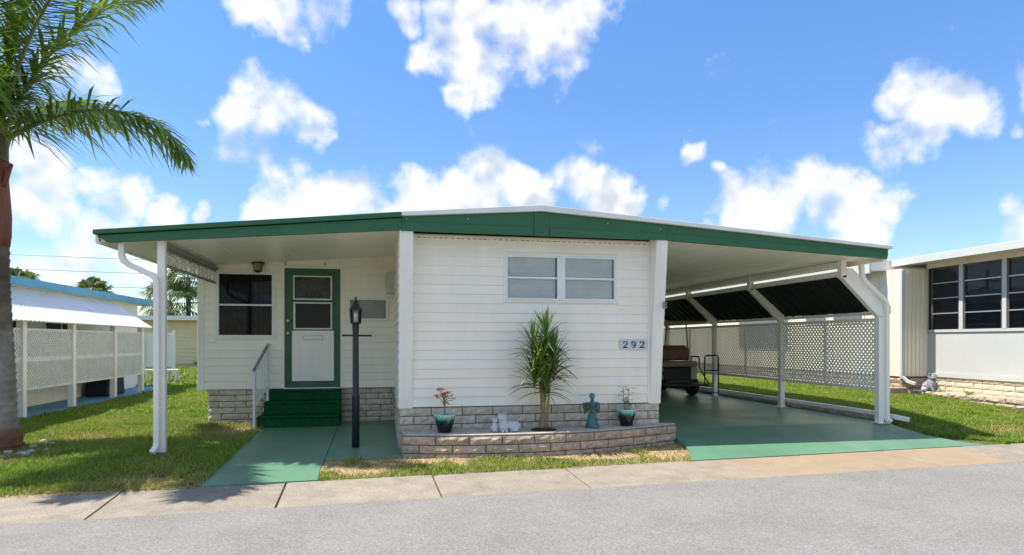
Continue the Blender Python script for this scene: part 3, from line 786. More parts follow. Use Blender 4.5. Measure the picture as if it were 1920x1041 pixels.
for a, b in cells:
    bl = MB(); z = 2.03
    while z < 2.585:
        t = .36 + rnd.uniform(-.05, .05)
        y = YW + .032; c, s_ = math.cos(t), math.sin(t); hw = .0145
        x0, x1 = a + .004, b - .012
        v = [(x0, y - hw * s_, z - hw * c), (x1, y - hw * s_, z - hw * c), (x1, y + hw * s_, z + hw * c), (x0, y + hw * s_, z + hw * c)]
        bl.add(v, [(0, 1, 2, 3)]); z += .0262
    bl.box(a, b - .008, YW + .02, YW + .045, 2.588, 2.61)
    for q in (.2, .8): bl.tube([(a + (b - a) * q, YW + .018, 2.02), (a + (b - a) * q, YW + .018, 2.6)], .0015, 4)
    tag(bl.build('blind', M['blind'], o), kind='stuff')

# ------------------------------------------------------------------ porch room
pw = MB().box(XPL + .03, XL, YP + .16, YE, .6, 2.8).build('porch_wall', M['dark'], home)
WX0, WX1, WZ0, WZ1 = -2.714, -1.773, 1.455, 2.58
DX0, DX1, DZ0, DZ1 = -1.617, -.699, .612, 2.65
AX0, AX1, AZ0, AZ1 = -.574, .120, 1.757, 2.162
mb = MB()
mb.box(XPL + .02, WX0, YP + .004, YP + .16, .59, 2.93); mb.box(WX1, XL, YP + .005, YP + .15, .59, WZ0)
mb.box(WX0, WX1, YP + .004, YP + .16, .59, WZ0); mb.box(WX1, XL, YP + .005, YP + .15, WZ0, 2.93); mb.box(WX0, WX1, YP + .004, YP + .16, WZ1, 2.93)
mb.build('wall_panel', M['siding'], home)
board_run(pw, -2.90, XL - .004, YP, .59, 2.92, [(WX0 - .01, WX1 + .01, WZ0 - .01, WZ1 + .01), (DX0 - .04, DX1 + .04, .5, DZ1 + .03), (AX0, AX1, AZ0, AZ1)])
MB().box(XPL, XPL + .105, YP - .022, YP + .1, .575, 2.88).build('corner_board', M['white'], home, bevel=.005)
lw = MB().box(XPL + .004, XPL + .03, YP + .1, YE, .59, 2.75).build('side_wall', M['siding'], home)
z = .59
while z < 2.7:
    inst('siding_board', BOARD, (XPL, (YP + .1 + YE) / 2, z), (YE - YP - .1, 1, 1), (0, 0, -math.pi / 2), lw); z += PITCH
s4 = MB().box(-2.84, XL - .02, YP + .10, YP + .25, -.05, .585).build('skirting', M['mortar'], home)
brick_wall(s4, (-2.856, YP + .05), (-1.86, YP + .05), -.03, 6, .1035)
brick_wall(s4, (-.69, YP + .05), (XL - .01, YP + .05), -.03, 6, .1035, start=1)
MB().box(-.69, XL - .01, YP + .0, YP + .06, .572, .588).build('drip_edge', M['grey_rail'], home)
s5 = MB().box(-2.82, -2.79, YP + .1, YE, -.05, .585).build('skirting', M['mortar'], home)
brick_wall(s5, (-2.856, YE), (-2.856, YP + .06), -.03, 6, .1035)
# porch window with vertical blinds
o, cells = window(home, WX0, WX1, WZ0, WZ1, YP - .004, [], 2.013, .05, depth=.06, glass=glass_mat('tinted_glass', (.55, .56, .60), .4))
vb = MB(); x = WX0 + .05
while x < WX1 - .06:
    a = rnd.uniform(.5, .75); w_ = .036
    vb.add([(x - w_ * math.cos(a), YP + .10 - w_ * math.sin(a), WZ0 + .05), (x + w_ * math.cos(a), YP + .10 + w_ * math.sin(a), WZ0 + .05),
            (x + w_ * math.cos(a), YP + .10 + w_ * math.sin(a), WZ1 - .05), (x - w_ * math.cos(a), YP + .10 - w_ * math.sin(a), WZ1 - .05)], [(0, 1, 2, 3)])
    x += .072
tag(vb.build('blind', M['vblind'], o), kind='stuff')
MB().ell((-1.95, YP + .055, 2.16), (.07, .012, .05)).ell((-1.86, YP + .055, 2.13), (.09, .012, .045)).build('ornament', mat('violet_vase', (.10, .07, .30), .4, .15, 20), o, True)
# small frosted window right of the door
av = MB(); bq = .042
av.box(AX0, AX1, YP - .055, YP + .02, AZ1 - bq, AZ1); av.box(AX0, AX1, YP - .055, YP + .02, AZ0, AZ0 + bq)
av.box(AX0, AX0 + bq, YP - .055, YP + .02, AZ0 + bq, AZ1 - bq); av.box(AX1 - bq, AX1, YP - .055, YP + .02, AZ0 + bq, AZ1 - bq)
ao = av.build('vent_window', M['frame'], home, bevel=.004)
MB().box(AX0 + bq, AX1 - bq, YP - .012, YP + .0, AZ0 + bq, AZ1 - bq).build('pane', M['frost'], ao)
MB().box(XL - .16, XL - .004, YP - .30, YP - .06, 2.23, 2.58).build('meter_box', mat('meter_grey', (.52, .53, .52), .5, .03, 5), home, bevel=.01)
# door
dr = MB()
dr.box(DX0, DX1, YP - .02, YP + .03, DZ0, .715); dr.box(DX0, DX1, YP - .02, YP + .03, 2.53, DZ1)
dr.box(DX0, -1.485, YP - .02, YP + .03, .715, 2.53); dr.box(-.83, DX1, YP - .02, YP + .03, .715, 2.53)
dr.box(-1.485, -.83, YP - .02, YP + .03, 2.075, 2.108); dr.box(-1.485, -.83, YP - .02, YP + .03, 1.583, 1.60)
DGLASS = glass_mat('door_glass', (.8, .8, .8), .35)
door = dr.build('door', M['door_green'], home, bevel=.004)
MB().box(-1.497, -.806, YP - .026, YP - .02, .718, 1.583).build('kick_panel', M['white'], door, bevel=.002)
for (a, b, c, d, m_) in ((-1.478, -.838, 2.112, 2.525, 'curtain'), (-1.465, -.838, 1.604, 2.070, 'screen')):
    fr = MB(); q = .022
    fr.box(a, b, YP - .030, YP + .0, d - q, d); fr.box(a, b, YP - .030, YP + .0, c, c + q)
    fr.box(a, a + q, YP - .030, YP + .0, c + q, d - q); fr.box(b - q, b, YP - .030, YP + .0, c + q, d - q)
    fr.build('door_window_frame', M['alu'], door)
    MB().add([(a + q, YP - .018, c + q), (b - q, YP - .018, c + q), (b - q, YP - .018, d - q), (a + q, YP - .018, d - q)], [(0, 1, 2, 3)]).build('pane', DGLASS, door)
    MB().box(a + q, b - q, YP - .008, YP + .003, c + q, d - q).build('curtain' if m_ == 'curtain' else 'screen', M[m_], door)
ms = MB().box(-1.329, -.985, YP - .036, YP - .026, 1.418, 1.501).build('mail_slot', M['alu'], door, bevel=.004)
MB().box(-1.305, -1.01, YP - .039, YP - .036, 1.435, 1.484).build('slot_flap', M['frame'], ms, bevel=.002)
for zz in (1.747, 1.537):
    MB().lathe([(.03, 0), (.032, .006), (.014, .01), (.014, .03), (.028, .04), (.028, .056), (.015, .064)], (0, 0, 0), 14).build('knob', M['alu'], door, True)
    k_ = bpy.context.scene.collection.objects[-1]
    k_.rotation_euler = (R(90), 0, 0); place(k_, (-1.556, YP - .02, zz), door)
df = MB()
df.box(DX0 - .04, DX0 - .004, YP - .024, YP + .004, .60, DZ1 + .03); df.box(DX1 + .004, DX1 + .04, YP - .024, YP + .004, .60, DZ1 + .03)
df.box(DX0 - .04, DX1 + .04, YP - .026, YP + .004, DZ1 + .002, DZ1 + .032)
df.build('door_frame', M['white'], home)
MB().box(DX0 - .03, DX1 + .03, YP - .07, YP + .02, .585, .61).build('door_sill', M['alu'], home, bevel=.004)
for x in (-1.60, -.95): MB().tube([(x, YP - .03, 2.70), (x, YP - .05, 2.72), (x + .005, YP - .05, 2.76)], .006, 5).build('hook', M['brass'], home)

# ------------------------------------------------------------------ roof, ceilings, fascia
roof = MB()
roof.prism([(XL, 3.07), (2.175, 3.235), (4.04, 3.105), (4.04, 2.95), (XL, 2.95)], 'y', YF + .05, YE + .3)
roof = roof.build('roof', M['roof_white'], home)
# white drip cap over the gable and the carport edge
cap = MB()
cap.prism([(.262, 3.062), (.262, 3.118), (2.175, 3.283), (7.80, 2.885), (7.80, 2.838), (4.04, 3.092), (2.175, 3.200)], 'y', YF - .045, YF + .06)
cap.build('drip_cap', M['roof_white'], roof, bevel=.004)
# upper green gable board, then the lower board with its seams
gb = MB()
gb.prism([(.264, 3.060), (2.175, 3.195), (4.04, 3.085), (4.04, 2.862), (.264, 2.872)], 'y', YF + .012, YF + .05)
gb.build('gable_board', M['trim'], roof)
for a, b, za, zb in ((.264, 2.06, 2.985, 2.975), (2.30, 4.04, 2.972, 2.955)):
    MB().prism([(a, 2.866), (b, 2.860), (b, zb), (a, za)], 'y', YF - .010, YF + .010).build('fascia_board', M['trim'], roof, bevel=.003)
MB().box(2.075, 2.285, YF - .004, YF + .011, 2.866, 3.185).build('gable_cover_plate', M['trim'], roof, bevel=.003)
for x, zz in ((.33, 3.03), (1.15, 3.06), (2.18, 3.13), (3.15, 3.07), (3.95, 3.02)):
    MB().ell((x, YF + .008, zz), (.009, .006, .012), n=8, m=5).build('screw', M['alu'], roof)
# porch roof
pr = MB().prism([(-3.39, 2.66), (XL - .003, 2.95), (XL - .003, 3.06), (-3.39, 2.735)], 'y', YF + .055, YE + .2).build('porch_roof', M['roof_white'], home)
MB().prism([(-3.38, 2.615), (XL - .004, 2.905), (XL - .004, 2.94), (-3.38, 2.65)], 'y', YF + .055, YP + .14).build('ceiling', M['ceiling'], pr)
MB().prism([(-3.41, 2.692), (.260, 3.046), (.260, 3.113), (-3.41, 2.748)], 'y', YF - .055, YF + .05).build('fascia_lip', M['trim'], pr, bevel=.006)
MB().prism([(-3.372, 2.686), (-3.27, 2.602), (.262, 2.876), (.262, 3.038)], 'y', YF - .012, YF + .04).build('fascia_board', M['trim'], pr, bevel=.004)
MB().box(-3.42, -3.36, YF + .055, YE + .2, 2.60, 2.74).build('gutter', M['white'], pr)
for i in range(1, 9):
    x = -3.38 + i * .40; zc = 2.615 + (x + 3.38) * .0801
    MB().box(x - .004, x + .004, YF + .06, YP, zc - .004, zc + .01).build('ceiling_seam', M['white'], pr)
# carport roof
cr = MB().prism([(4.045, 2.95), (7.75, 2.745), (7.75, 2.865), (4.045, 3.09)], 'y', YF + .055, YE + .3).build('carport_roof', M['roof_white'], home)
MB().prism([(XR + .004, 2.868), (7.70, 2.715), (7.70, 2.738), (XR + .004, 2.915)], 'y', YF + .055, YE + .2).build('ceiling', M['ceiling'], cr)
MB().prism([(4.042, 2.858), (7.735, 2.688), (7.775, 2.835), (4.042, 3.088)], 'y', YF + .012, YF + .05).build('fascia_board', M['trim'], cr)
MB().prism([(4.042, 2.858), (7.735, 2.688), (7.755, 2.775), (4.042, 2.955)], 'y', YF - .010, YF + .011).build('fascia_board', M['trim'], cr, bevel=.003)
MB().box(7.70, 7.79, YF + .055, YE + .3, 2.66, 2.84).build('gutter', M['white'], cr, bevel=.008)
for i in range(1, 10):
    x = 4.06 + i * .37; zc = 2.868 - (x - 4.06) * .042
    MB().box(x - .005, x + .005, YF + .06, YE, zc - .004, zc + .01).build('ceiling_seam', M['white'], cr)

# ------------------------------------------------------------------ porch post, frieze and downspout
MB().box(-2.745, -2.655, 8.72, 8.81, -.08, 2.665).build('porch_post', M['white'], home, bevel=.008)
MB().bar((-2.72, 8.82, 2.615), (-2.72, YP - .01, 2.615), .09, .05).build('porch_beam', M['grey_rail'], home)
fz = MB()
fz.bar((-2.72, 8.83, 2.575), (-2.72, YP - .02, 2.575), .03, .03); fz.bar((-2.72, 8.83, 2.375), (-2.72, YP - .02, 2.375), .03, .03)
fz = fz.build('frieze', M['grey_rail'], home)
scm = None
ny_ = 12
for i in range(ny_):
    y = 8.95 + i * (YP - 9.07) / (ny_ - 1)
    sg = 1 if i % 2 else -1
    pts = [(-2.72, y + sg * (.075 * math.sin(t * 2 * math.pi) + .05 * (t - .5) * 2), 2.395 + .16 * t) for t in np.linspace(0, 1, 12)]
    MB().tube(pts, .013, 6).build('scroll', M['rail'], fz)
    MB().tube([(-2.72, y + sg * .06 + .035 * math.cos(t), 2.475 + .04 * math.sin(t)) for t in np.linspace(0, 5.4, 10)], .009, 5).build('scroll', M['rail'], fz)
dsl = MB()
dsl.tube([(-3.15, 8.73, 2.62), (-3.15, 8.73, 2.47), (-3.13, 8.73, 2.40), (-3.06, 8.735, 2.345), (-2.80, 8.70, 2.225), (-2.745, 8.685, 2.18), (-2.735, 8.68, 2.10), (-2.735, 8.68, .14), (-2.745, 8.67, .07), (-2.775, 8.62, .02)], .047, 4, sq=True)
dsl.build('downspout', M['white'], home, bevel=.008)

# ------------------------------------------------------------------ carport posts, side awning, downspout and kerb pipe
PY_ = [9.23, 11.9, 14.6, 17.3, 20.0]
for i, y in enumerate(PY_):
    p = MB()
    p.box(7.375, 7.475, y - .05, y + .05, 2.44, 2.735)
    w_ = .05
    p.prism([(7.375, 2.46), (7.475, 2.50), (8.175, 1.93), (8.175, 1.80), (8.085, 1.80)], 'y', y - .05, y + .05)
    p.box(8.085, 8.185, y - .05, y + .05, -.0, 1.82)
    p.build('carport_post', M['white'], home, bevel=.006)
    MB().box(8.05, 8.22, y - .09, y + .09, .038, .05).build('base_plate', M['white'], home)
MB().prism([(7.50, 2.60), (7.60, 2.60), (8.34, 1.99), (8.34, 1.86), (8.20, 1.86), (7.48, 2.46)], 'y', 9.20, 9.30).build('awning_end_board', M['white'], home, bevel=.006)
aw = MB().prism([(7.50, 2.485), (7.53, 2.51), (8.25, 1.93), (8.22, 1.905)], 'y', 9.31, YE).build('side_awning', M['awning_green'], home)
y = 9.5
while y < YE:
    MB().bar((7.53, y, 2.466), (8.22, y, 1.892), .03, .022, up=(0, 1, 0)).build('awning_rib', M['awning_green'], aw); y += .3
MB().box(7.42, 7.50, 9.30, YE, 2.475, 2.56).build('awning_top_rail', M['white'], home, bevel=.006)
MB().box(8.18, 8.26, 9.30, YE, 1.845, 1.90).build('awning_low_rail', M['white'], home, bevel=.006)
MB().box(7.40, 7.49, 9.30, YE, 2.63, 2.715).build('carport_beam', M['white'], home, bevel=.006)
d2 = MB()
d2.tube([(7.76, 9.2, 2.70), (7.77, 9.19, 2.50), (7.79, 9.18, 2.42), (7.85, 9.17, 2.35), (8.16, 9.16, 2.09), (8.205, 9.16, 2.04), (8.215, 9.16, 1.95), (8.215, 9.16, .16), (8.225, 9.15, .10), (8.25, 9.10, .06)], .048, 4, sq=True)
d2.build('downspout', M['white'], home, bevel=.008)
kp = MB(); kp.tube([(8.36, 9.36, .15), (8.42, 9.10, .13), (8.48, 8.98, .11)], .05, 4, sq=True)
kp.tube([(8.34, 9.30, .165), (8.34, YE, .165)], .05, 4, sq=True)
kp.build('drain_pipe', M['white'], home, bevel=.008)
kerb = tag(MB().box(8.345, 8.46, 9.36, YE, -.1, .105).build('brick_kerb', M['mortar']), 'low brick kerb along the far edge of the driveway', 'kerb')
brick_wall(kerb, (8.335, YE), (8.335, 9.36), -.05, 2, .08, .4, meshes=BRP)
brick_wall(kerb, (8.335, 9.35), (8.46, 9.35), -.05, 2, .08, .4, meshes=BRP)
# ------------------------------------------------------------------ lattice helper
def lattice(p0, p1, z0, z1, pitch, w, th, mb):
    """crossed diagonal slats filling the vertical rectangle from p0 to p1"""
    p0, p1 = Vector((p0[0], p0[1], 0)), Vector((p1[0], p1[1], 0)); d = p1 - p0; L = d.length; d.normalize()
    nrm = Vector((d.y, -d.x, 0)); H_ = z1 - z0
    for sgn, off in ((1, -th / 2), (-1, th / 2)):
        s0 = -H_ if sgn > 0 else 0
        n_ = int((L + H_) / pitch) + 1
        for i in range(n_ + 1):
            # line: s = s0 + i*pitch + sgn*(z)
            a = s0 + i * pitch
            za, zb = 0.0, H_
            sa, sb = a + sgn * za, a + sgn * zb
            lo, hi = 0.0, 1.0
            ds = sb - sa
            t0, t1 = (0 - sa) / ds, (L - sa) / ds
            if t0 > t1: t0, t1 = t1, t0
            lo, hi = max(lo, t0), min(hi, t1)
            if hi - lo < .01: continue
            A = p0 + d * (sa + ds * lo) + nrm * off + Vector((0, 0, z0 + H_ * lo))
            B = p0 + d * (sa + ds * hi) + nrm * off + Vector((0, 0, z0 + H_ * hi))
            mb.bar(A, B, w, th, up=nrm)
    return mb

# ------------------------------------------------------------------ carport lattice fence
lf = thing('lattice_fence', (8.15, 13, .04), 'white diagonal lattice fence between the carport posts', 'fence')
for k in range(4):
    ya, yb = PY_[k] + .055, PY_[k + 1] - .055
    fr = MB()
    fr.bar((8.15, ya, 1.765), (8.15, yb, 1.765), .035, .045); fr.bar((8.15, ya, .595), (8.15, yb, .595), .035, .045)
    ym = (ya + yb) / 2; fr.box(8.135, 8.17, ym - .025, ym + .025, .62, 1.74)
    po = fr.build('lattice_panel', M['white'], lf)
    tag(lattice((8.15, ya), (8.15, yb), .60, 1.76, .090, .030, .008, MB()).build('lattice_slats', M['white'], po), kind='stuff')

# ------------------------------------------------------------------ steps, hand rail, porch lamp, number plate
st = thing('porch_steps', (-1.3, 11.2, 0), 'dark green carpeted steps up to the porch door', 'steps')
for (x0, x1, y0, z0, z1) in ((-1.97, -.675, 10.92, -.03, .185), (-1.90, -.68, 11.14, .185, .395), (-1.85, -.685, 11.36, .395, .585)):
    MB().prism([(y0, z0), (YP - .03, z0), (YP - .03, z1), (y0 - .02, z1), (y0 - .022, z1 - .03), (y0, z1 - .04)], 'x', x0, x1).build('step', M['carpet'], st, bevel=.012)
hr = thing('hand_rail', (-1.95, 10.9, 0), 'thin white metal hand rail left of the porch steps', 'hand rail')
A, B = Vector((-1.99, 10.84, .0)), Vector((-1.88, 11.42, 0))
def rl(t, z): q = A.lerp(B, t); return (q.x, q.y, z)
MB().box(A.x - .02, A.x + .02, A.y - .02, A.y + .02, -.02, .94).build('rail_post', M['rail'], hr, bevel=.003)
MB().box(B.x - .02, B.x + .02, B.y - .02, B.y + .02, .38, 1.34).build('rail_post', M['rail'], hr, bevel=.003)
MB().bar(rl(-.05, .925), rl(1.05, 1.355), .045, .02).build('hand_grip', M['grey_rail'], hr, bevel=.003)
MB().bar(rl(0, .30), rl(1, .66), .02, .02).build('low_rail', M['rail'], hr)
for i in range(1, 7):
    t = i / 7; MB().box(rl(t, 0)[0] - .007, rl(t, 0)[0] + .007, rl(t, 0)[1] - .007, rl(t, 0)[1] + .007, .30 + .36 * t, .92 + .42 * t).build('baluster', M['rail'], hr)

pl = thing('porch_lamp', (-2.03, YP - .1, 2.69), 'small bronze wall lamp above the porch window', 'lamp')
MB().box(-2.085, -1.975, YP - .04, YP - .018, 2.62, 2.80).build('back_plate', M['brass'], pl, bevel=.01)
MB().lathe([(.105, 0), (.11, .018), (.085, .07), (.04, .105), (.015, .125)], (-2.03, YP - .13, 2.70), 14).build('lamp_cap', M['brass'], pl, True)
MB().lathe([(.06, 0), (.095, .115)], (-2.03, YP - .13, 2.585), 6).build('lamp_glass', M['lampglass'], pl)
MB().lathe([(.02, -.02), (.066, 0), (.066, .014)], (-2.03, YP - .13, 2.572), 10).build('lamp_base', M['brass'], pl, True)

npl = thing('number_plate', (3.63, YW - .03, 1.27), 'grey plaque with the house number 292 on the siding', 'sign')
q = MB(); cx, cz, hw, hh, cr_ = 3.634, 1.352, .215, .078, .03
poly = []
for sx, sz in ((1, 1), (-1, 1), (-1, -1), (1, -1)):
    c0 = (cx + sx * (hw - cr_), cz + sz * (hh - cr_))
    # scooped corner
    a = [(c0[0] + sx * cr_, c0[1]), (c0[0] + sx * cr_ * .55, c0[1] + sz * cr_ * .55), (c0[0], c0[1] + sz * cr_)]
    poly += a if sx * sz > 0 else a[::-1]
q.prism(poly, 'y', YW - .034, YW - .018); q.build('plate', mat('plaque', (.60, .61, .62), .5, .04, 12), npl, bevel=.003)
M['ink'] = mat('black_ink', (.03, .035, .045), .5, .05, 10)
def stroke(pts, ws, ox, oz, sc, y, mb):
    n_ = len(pts); L_, R_ = [], []
    for i, p in enumerate(pts):
        a = pts[max(i - 1, 0)]; b = pts[min(i + 1, n_ - 1)]; dx, dz = b[0] - a[0], b[1] - a[1]; l_ = math.hypot(dx, dz) or 1
        nx_, nz_ = -dz / l_, dx / l_; w_ = ws[i] / 2
        L_.append((ox + sc * (p[0] + nx_ * w_), y, oz + sc * (p[1] + nz_ * w_))); R_.append((ox + sc * (p[0] - nx_ * w_), y, oz + sc * (p[1] - nz_ * w_)))
    v = L_ + R_
    mb.add(v, [(i, i + n_, i + n_ + 1, i + 1) for i in range(n_ - 1)])
    mb.add([(p[0], y - .004, p[2]) for p in v], [(i + 1, i + n_ + 1, i + n_, i) for i in range(n_ - 1)] + [(i, i + 1, i + n_ + 1, i + n_) for i in range(n_ - 1)])
def arc(cx_, cz_, rx_, rz_, a0, a1, n_): return [(cx_ + rx_ * math.cos(R(a0 + (a1 - a0) * i / (n_ - 1))), cz_ + rz_ * math.sin(R(a0 + (a1 - a0) * i / (n_ - 1)))) for i in range(n_)]
def two(ox):
    mb = MB(); y = YW - .036
    pts = arc(.5, .70, .30, .26, 165, -30, 12) + [(.60, .42), (.38, .22), (.20, .08)]
    stroke(pts, [.10, .11, .08, .07, .07, .08, .10, .13, .15, .16, .15, .14, .10, .08, .07], ox, 1.302, .10, y, mb)
    stroke([(.16, .075), (.50, .075), (.80, .06), (.86, .22)], [.15, .15, .14, .03], ox, 1.302, .10, y - .001, mb)
    stroke(arc(.27, .72, .05, .05, 0, 360, 9), [.06] * 9, ox, 1.302, .10, y - .002, mb)
    mb.build('digit', M['ink'], npl)
def nine(ox):
    mb = MB(); y = YW - .036
    stroke(arc(.5, .66, .27, .30, 0, 360, 20), [.16, .13, .10, .08, .06, .06, .08, .12, .15, .16, .16, .15, .12, .08, .06, .06, .08, .10, .13, .16], ox, 1.302, .10, y, mb)
    stroke([(.78, .66), (.76, .42), (.66, .20), (.48, .06), (.26, .04)], [.15, .15, .13, .10, .05], ox, 1.302, .10, y - .001, mb)
    mb.build('digit', M['ink'], npl)
two(3.455); nine(3.585); two(3.715)

# ------------------------------------------------------------------ lamp post
LX, LY, LZ = -.347, 9.12, float(walk_z(-.347, 9.12))
lp = thing('lamp_post', (LX, LY, LZ), 'tall black lamp post with glass lantern beside the walkway', 'lamp post')
MB().lathe([(.052, 0), (.052, .70), (.056, .715), (.056, .735), (.044, .75), (.041, 1.62), (.046, 1.64), (.046, 1.75)], (LX, LY, LZ - .02), 16).build('pole', M['black'], lp, True)
MB().tube([(-.53, LY, 1.481), (-.13, LY, 1.478)], .013, 8).build('crossbar', M['black'], lp)
ln = MB().lathe([(.05, 0), (.074, .012), (.074, .026), (.055, .03)], (LX, LY, 1.635), 6)
ln.lathe([(.088, 0), (.090, .010), (.062, .045), (.045, .06), (.045, .072), (.035, .085), (.04, .10), (.022, .13), (.012, .15), (.014, .165), (.005, .19)], (LX, LY, 1.83), 6)
for k in range(6):
    t = 2 * math.pi * k / 6; ln.bar((LX + .068 * math.cos(t), LY + .068 * math.sin(t), 1.66), (LX + .082 * math.cos(t), LY + .082 * math.sin(t), 1.84), .007, .007)
ln = ln.build('lantern', M['black'], lp)
gl = MB()
for k in range(6):
    t0, t1 = 2 * math.pi * k / 6, 2 * math.pi * (k + 1) / 6
    gl.add([(LX + r_ * math.cos(t), LY + r_ * math.sin(t), z) for (t, r_, z) in ((t0, .066, 1.665), (t1, .066, 1.665), (t1, .080, 1.83), (t0, .080, 1.83))], [(0, 1, 2, 3)])
gl.build('lantern_glass', glass_mat('lantern_glass', (.93, .95, .94)), ln)
MB().lathe([(.012, 0), (.014, .05), (.026, .07), (.03, .10), (.022, .125), (.006, .14)], (LX, LY, 1.665), 10).build('bulb', mat('bulb_white', (.75, .74, .68), .3, .02, 10), ln, True)

# ------------------------------------------------------------------ brick planter
pt = thing('brick_planter', (2.2, 8.5, -.1), 'low curved brick planter bed in front of the white wall', 'planter')
PC = [(.275, 8.47), (.75, 8.33), (1.25, 8.25), (1.75, 8.22), (2.25, 8.24), (2.8, 8.32), (3.3, 8.44), (3.8, 8.60), (4.265, 8.78)]
def catm(P_, n_):
    out = []
    for i in range(len(P_) - 1):
        p0, p1, p2, p3 = P_[max(i - 1, 0)], P_[i], P_[i + 1], P_[min(i + 2, len(P_) - 1)]
        for k in range(n_):
            t = k / n_
            out.append(tuple(.5 * (2 * p1[j] + (-p0[j] + p2[j]) * t + (2 * p0[j] - 5 * p1[j] + 4 * p2[j] - p3[j]) * t * t + (-p0[j] + 3 * p1[j] - 3 * p2[j] + p3[j]) * t ** 3) for j in (0, 1)))
    return out + [P_[-1]]
PCS = catm(PC, 8)
acc = [0]
for a, b in zip(PCS[:-1], PCS[1:]): acc.append(acc[-1] + math.dist(a, b))
def pc_at(s_):
    s_ = max(0, min(acc[-1], s_))
    for i in range(len(acc) - 1):
        if s_ <= acc[i + 1]:
            t = (s_ - acc[i]) / (acc[i + 1] - acc[i]); a, b = PCS[i], PCS[i + 1]
            return (a[0] + (b[0] - a[0]) * t, a[1] + (b[1] - a[1]) * t, math.atan2(b[1] - a[1], b[0] - a[0]))
inner = [(p[0], p[1] + .035) for p in PCS]
core = [(.30, 8.52)] + [(p[0], p[1] + .03) for p in PCS[1:-1]] + [(4.24, 8.80), (4.24, 8.98), (.30, 8.98)]
MB().prism(core, 'z', -.2, .165).build('planter_core', M['mortar'], pt)
topo = [(.272, 8.50)] + [(p[0], p[1] + .012) for p in PCS[1:-1]] + [(4.262, 8.79), (4.262, 8.895), (.272, 8.895)]
MB().prism(topo, 'z', .166, .184).build('planter_top', M['planter_top'], pt, bevel=.006)
CH, BL = .112, .435
for c in range(3):
    zc = -.182 + c * CH + .012
    s_ = 0 if c % 2 == 0 else -BL * .5
    while s_ < acc[-1] - .02:
        a, b = max(0, s_), min(acc[-1], s_ + BL); s_ += BL
        if b - a < .04: continue
        x, y, an = pc_at((a + b) / 2)
        inst('brick', rnd.choice(BRP), (x, y, zc), (b - a - .014, 1, CH - .013), (0, 0, an), pt)
    for (x, y0, y1, an) in ((4.268, 8.79, 8.89, math.pi / 2), (.270, 8.89, 8.48, -math.pi / 2)):
        L_ = abs(y1 - y0)
        if L_ > .3:
            h_ = L_ * (.5 if c % 2 else .99)
            inst('brick', rnd.choice(BRP), (x, y1 + h_ / 2, zc), (h_ - .01, 1, CH - .013), (0, 0, an), pt)
            if c % 2: inst('brick', rnd.choice(BRP), (x, y1 + h_ * 1.5, zc), (h_ - .01, 1, CH - .013), (0, 0, an), pt)
        else: inst('brick', rnd.choice(BRP), (x, (y0 + y1) / 2, zc), (L_ - .008, 1, CH - .013), (0, 0, an), pt)
PT = .184

# ------------------------------------------------------------------ glazed pots
def glaze_material():
    m = bpy.data.materials.new('drip_glaze'); m.use_nodes = True
    n, l = m.node_tree.nodes, m.node_tree.links; p = n['Principled BSDF']; p.inputs['Roughness'].default_value = .12
    tcx = n.new('ShaderNodeTexCoord'); sp = n.new('ShaderNodeSeparateXYZ'); l.new(tcx.outputs['Object'], sp.inputs[0])
    mp = n.new('ShaderNodeVectorMath'); mp.operation = 'MULTIPLY'; mp.inputs[1].default_value = (1, 1, .08); l.new(tcx.outputs['Object'], mp.inputs[0])
    tx = n.new('ShaderNodeTexNoise'); tx.inputs['Scale'].default_value = 45; l.new(mp.outputs[0], tx.inputs['Vector'])
    ma = n.new('ShaderNodeMath'); ma.operation = 'MULTIPLY_ADD'; ma.inputs[1].default_value = .13; l.new(tx.outputs['Fac'], ma.inputs[0]); l.new(sp.outputs['Z'], ma.inputs[2])
    r = n.new('ShaderNodeValToRGB'); l.new(ma.outputs[0], r.inputs[0]); e = r.color_ramp.elements
    e[0].position = .14; e[0].color = (.003, .007, .010, 1); e[1].position = .295; e[1].color = (.42, .60, .55, 1)
    k1 = e.new(.21); k1.color = (.005, .02, .022, 1); k2 = e.new(.24); k2.color = (.01, .17, .13, 1); k3 = e.new(.265); k3.color = (.09, .38, .31, 1)
    l.new(r.outputs[0], p.inputs['Base Color']); return m
M['glaze'] = glaze_material()
LEAF_G = leaf_mat('pot_leaf_green', (.36, .46, .12), (.14, .26, .06), .3)
LEAF_R = leaf_mat('pot_leaf_red', (.72, .22, .17), (.66, .54, .22), .3, scale=20)
def leaf_shape(L_, w_, mb, base, dirv, up, droop=0.0):
    d = Vector(dirv).normalized(); u = Vector(up); a = d.cross(u).normalized(); nrm = a.cross(d)
    base = Vector(base); pts = []
    for t, ww in ((0, .08), (.3, .8), (.55, 1.0), (.8, .65), (1, 0)):
        c = base + d * (L_ * t) - Vector((0, 0, droop * L_ * t * t))
        pts.append((c - a * (w_ * ww / 2), c + nrm * (-.12 * w_ * ww), c + a * (w_ * ww / 2)))
    v = [p for tr_ in pts for p in tr_]
    mb.add(v, [(3 * i + j, 3 * i + j + 1, 3 * i + j + 4, 3 * i + j + 3) for i in range(4) for j in (0, 1)])
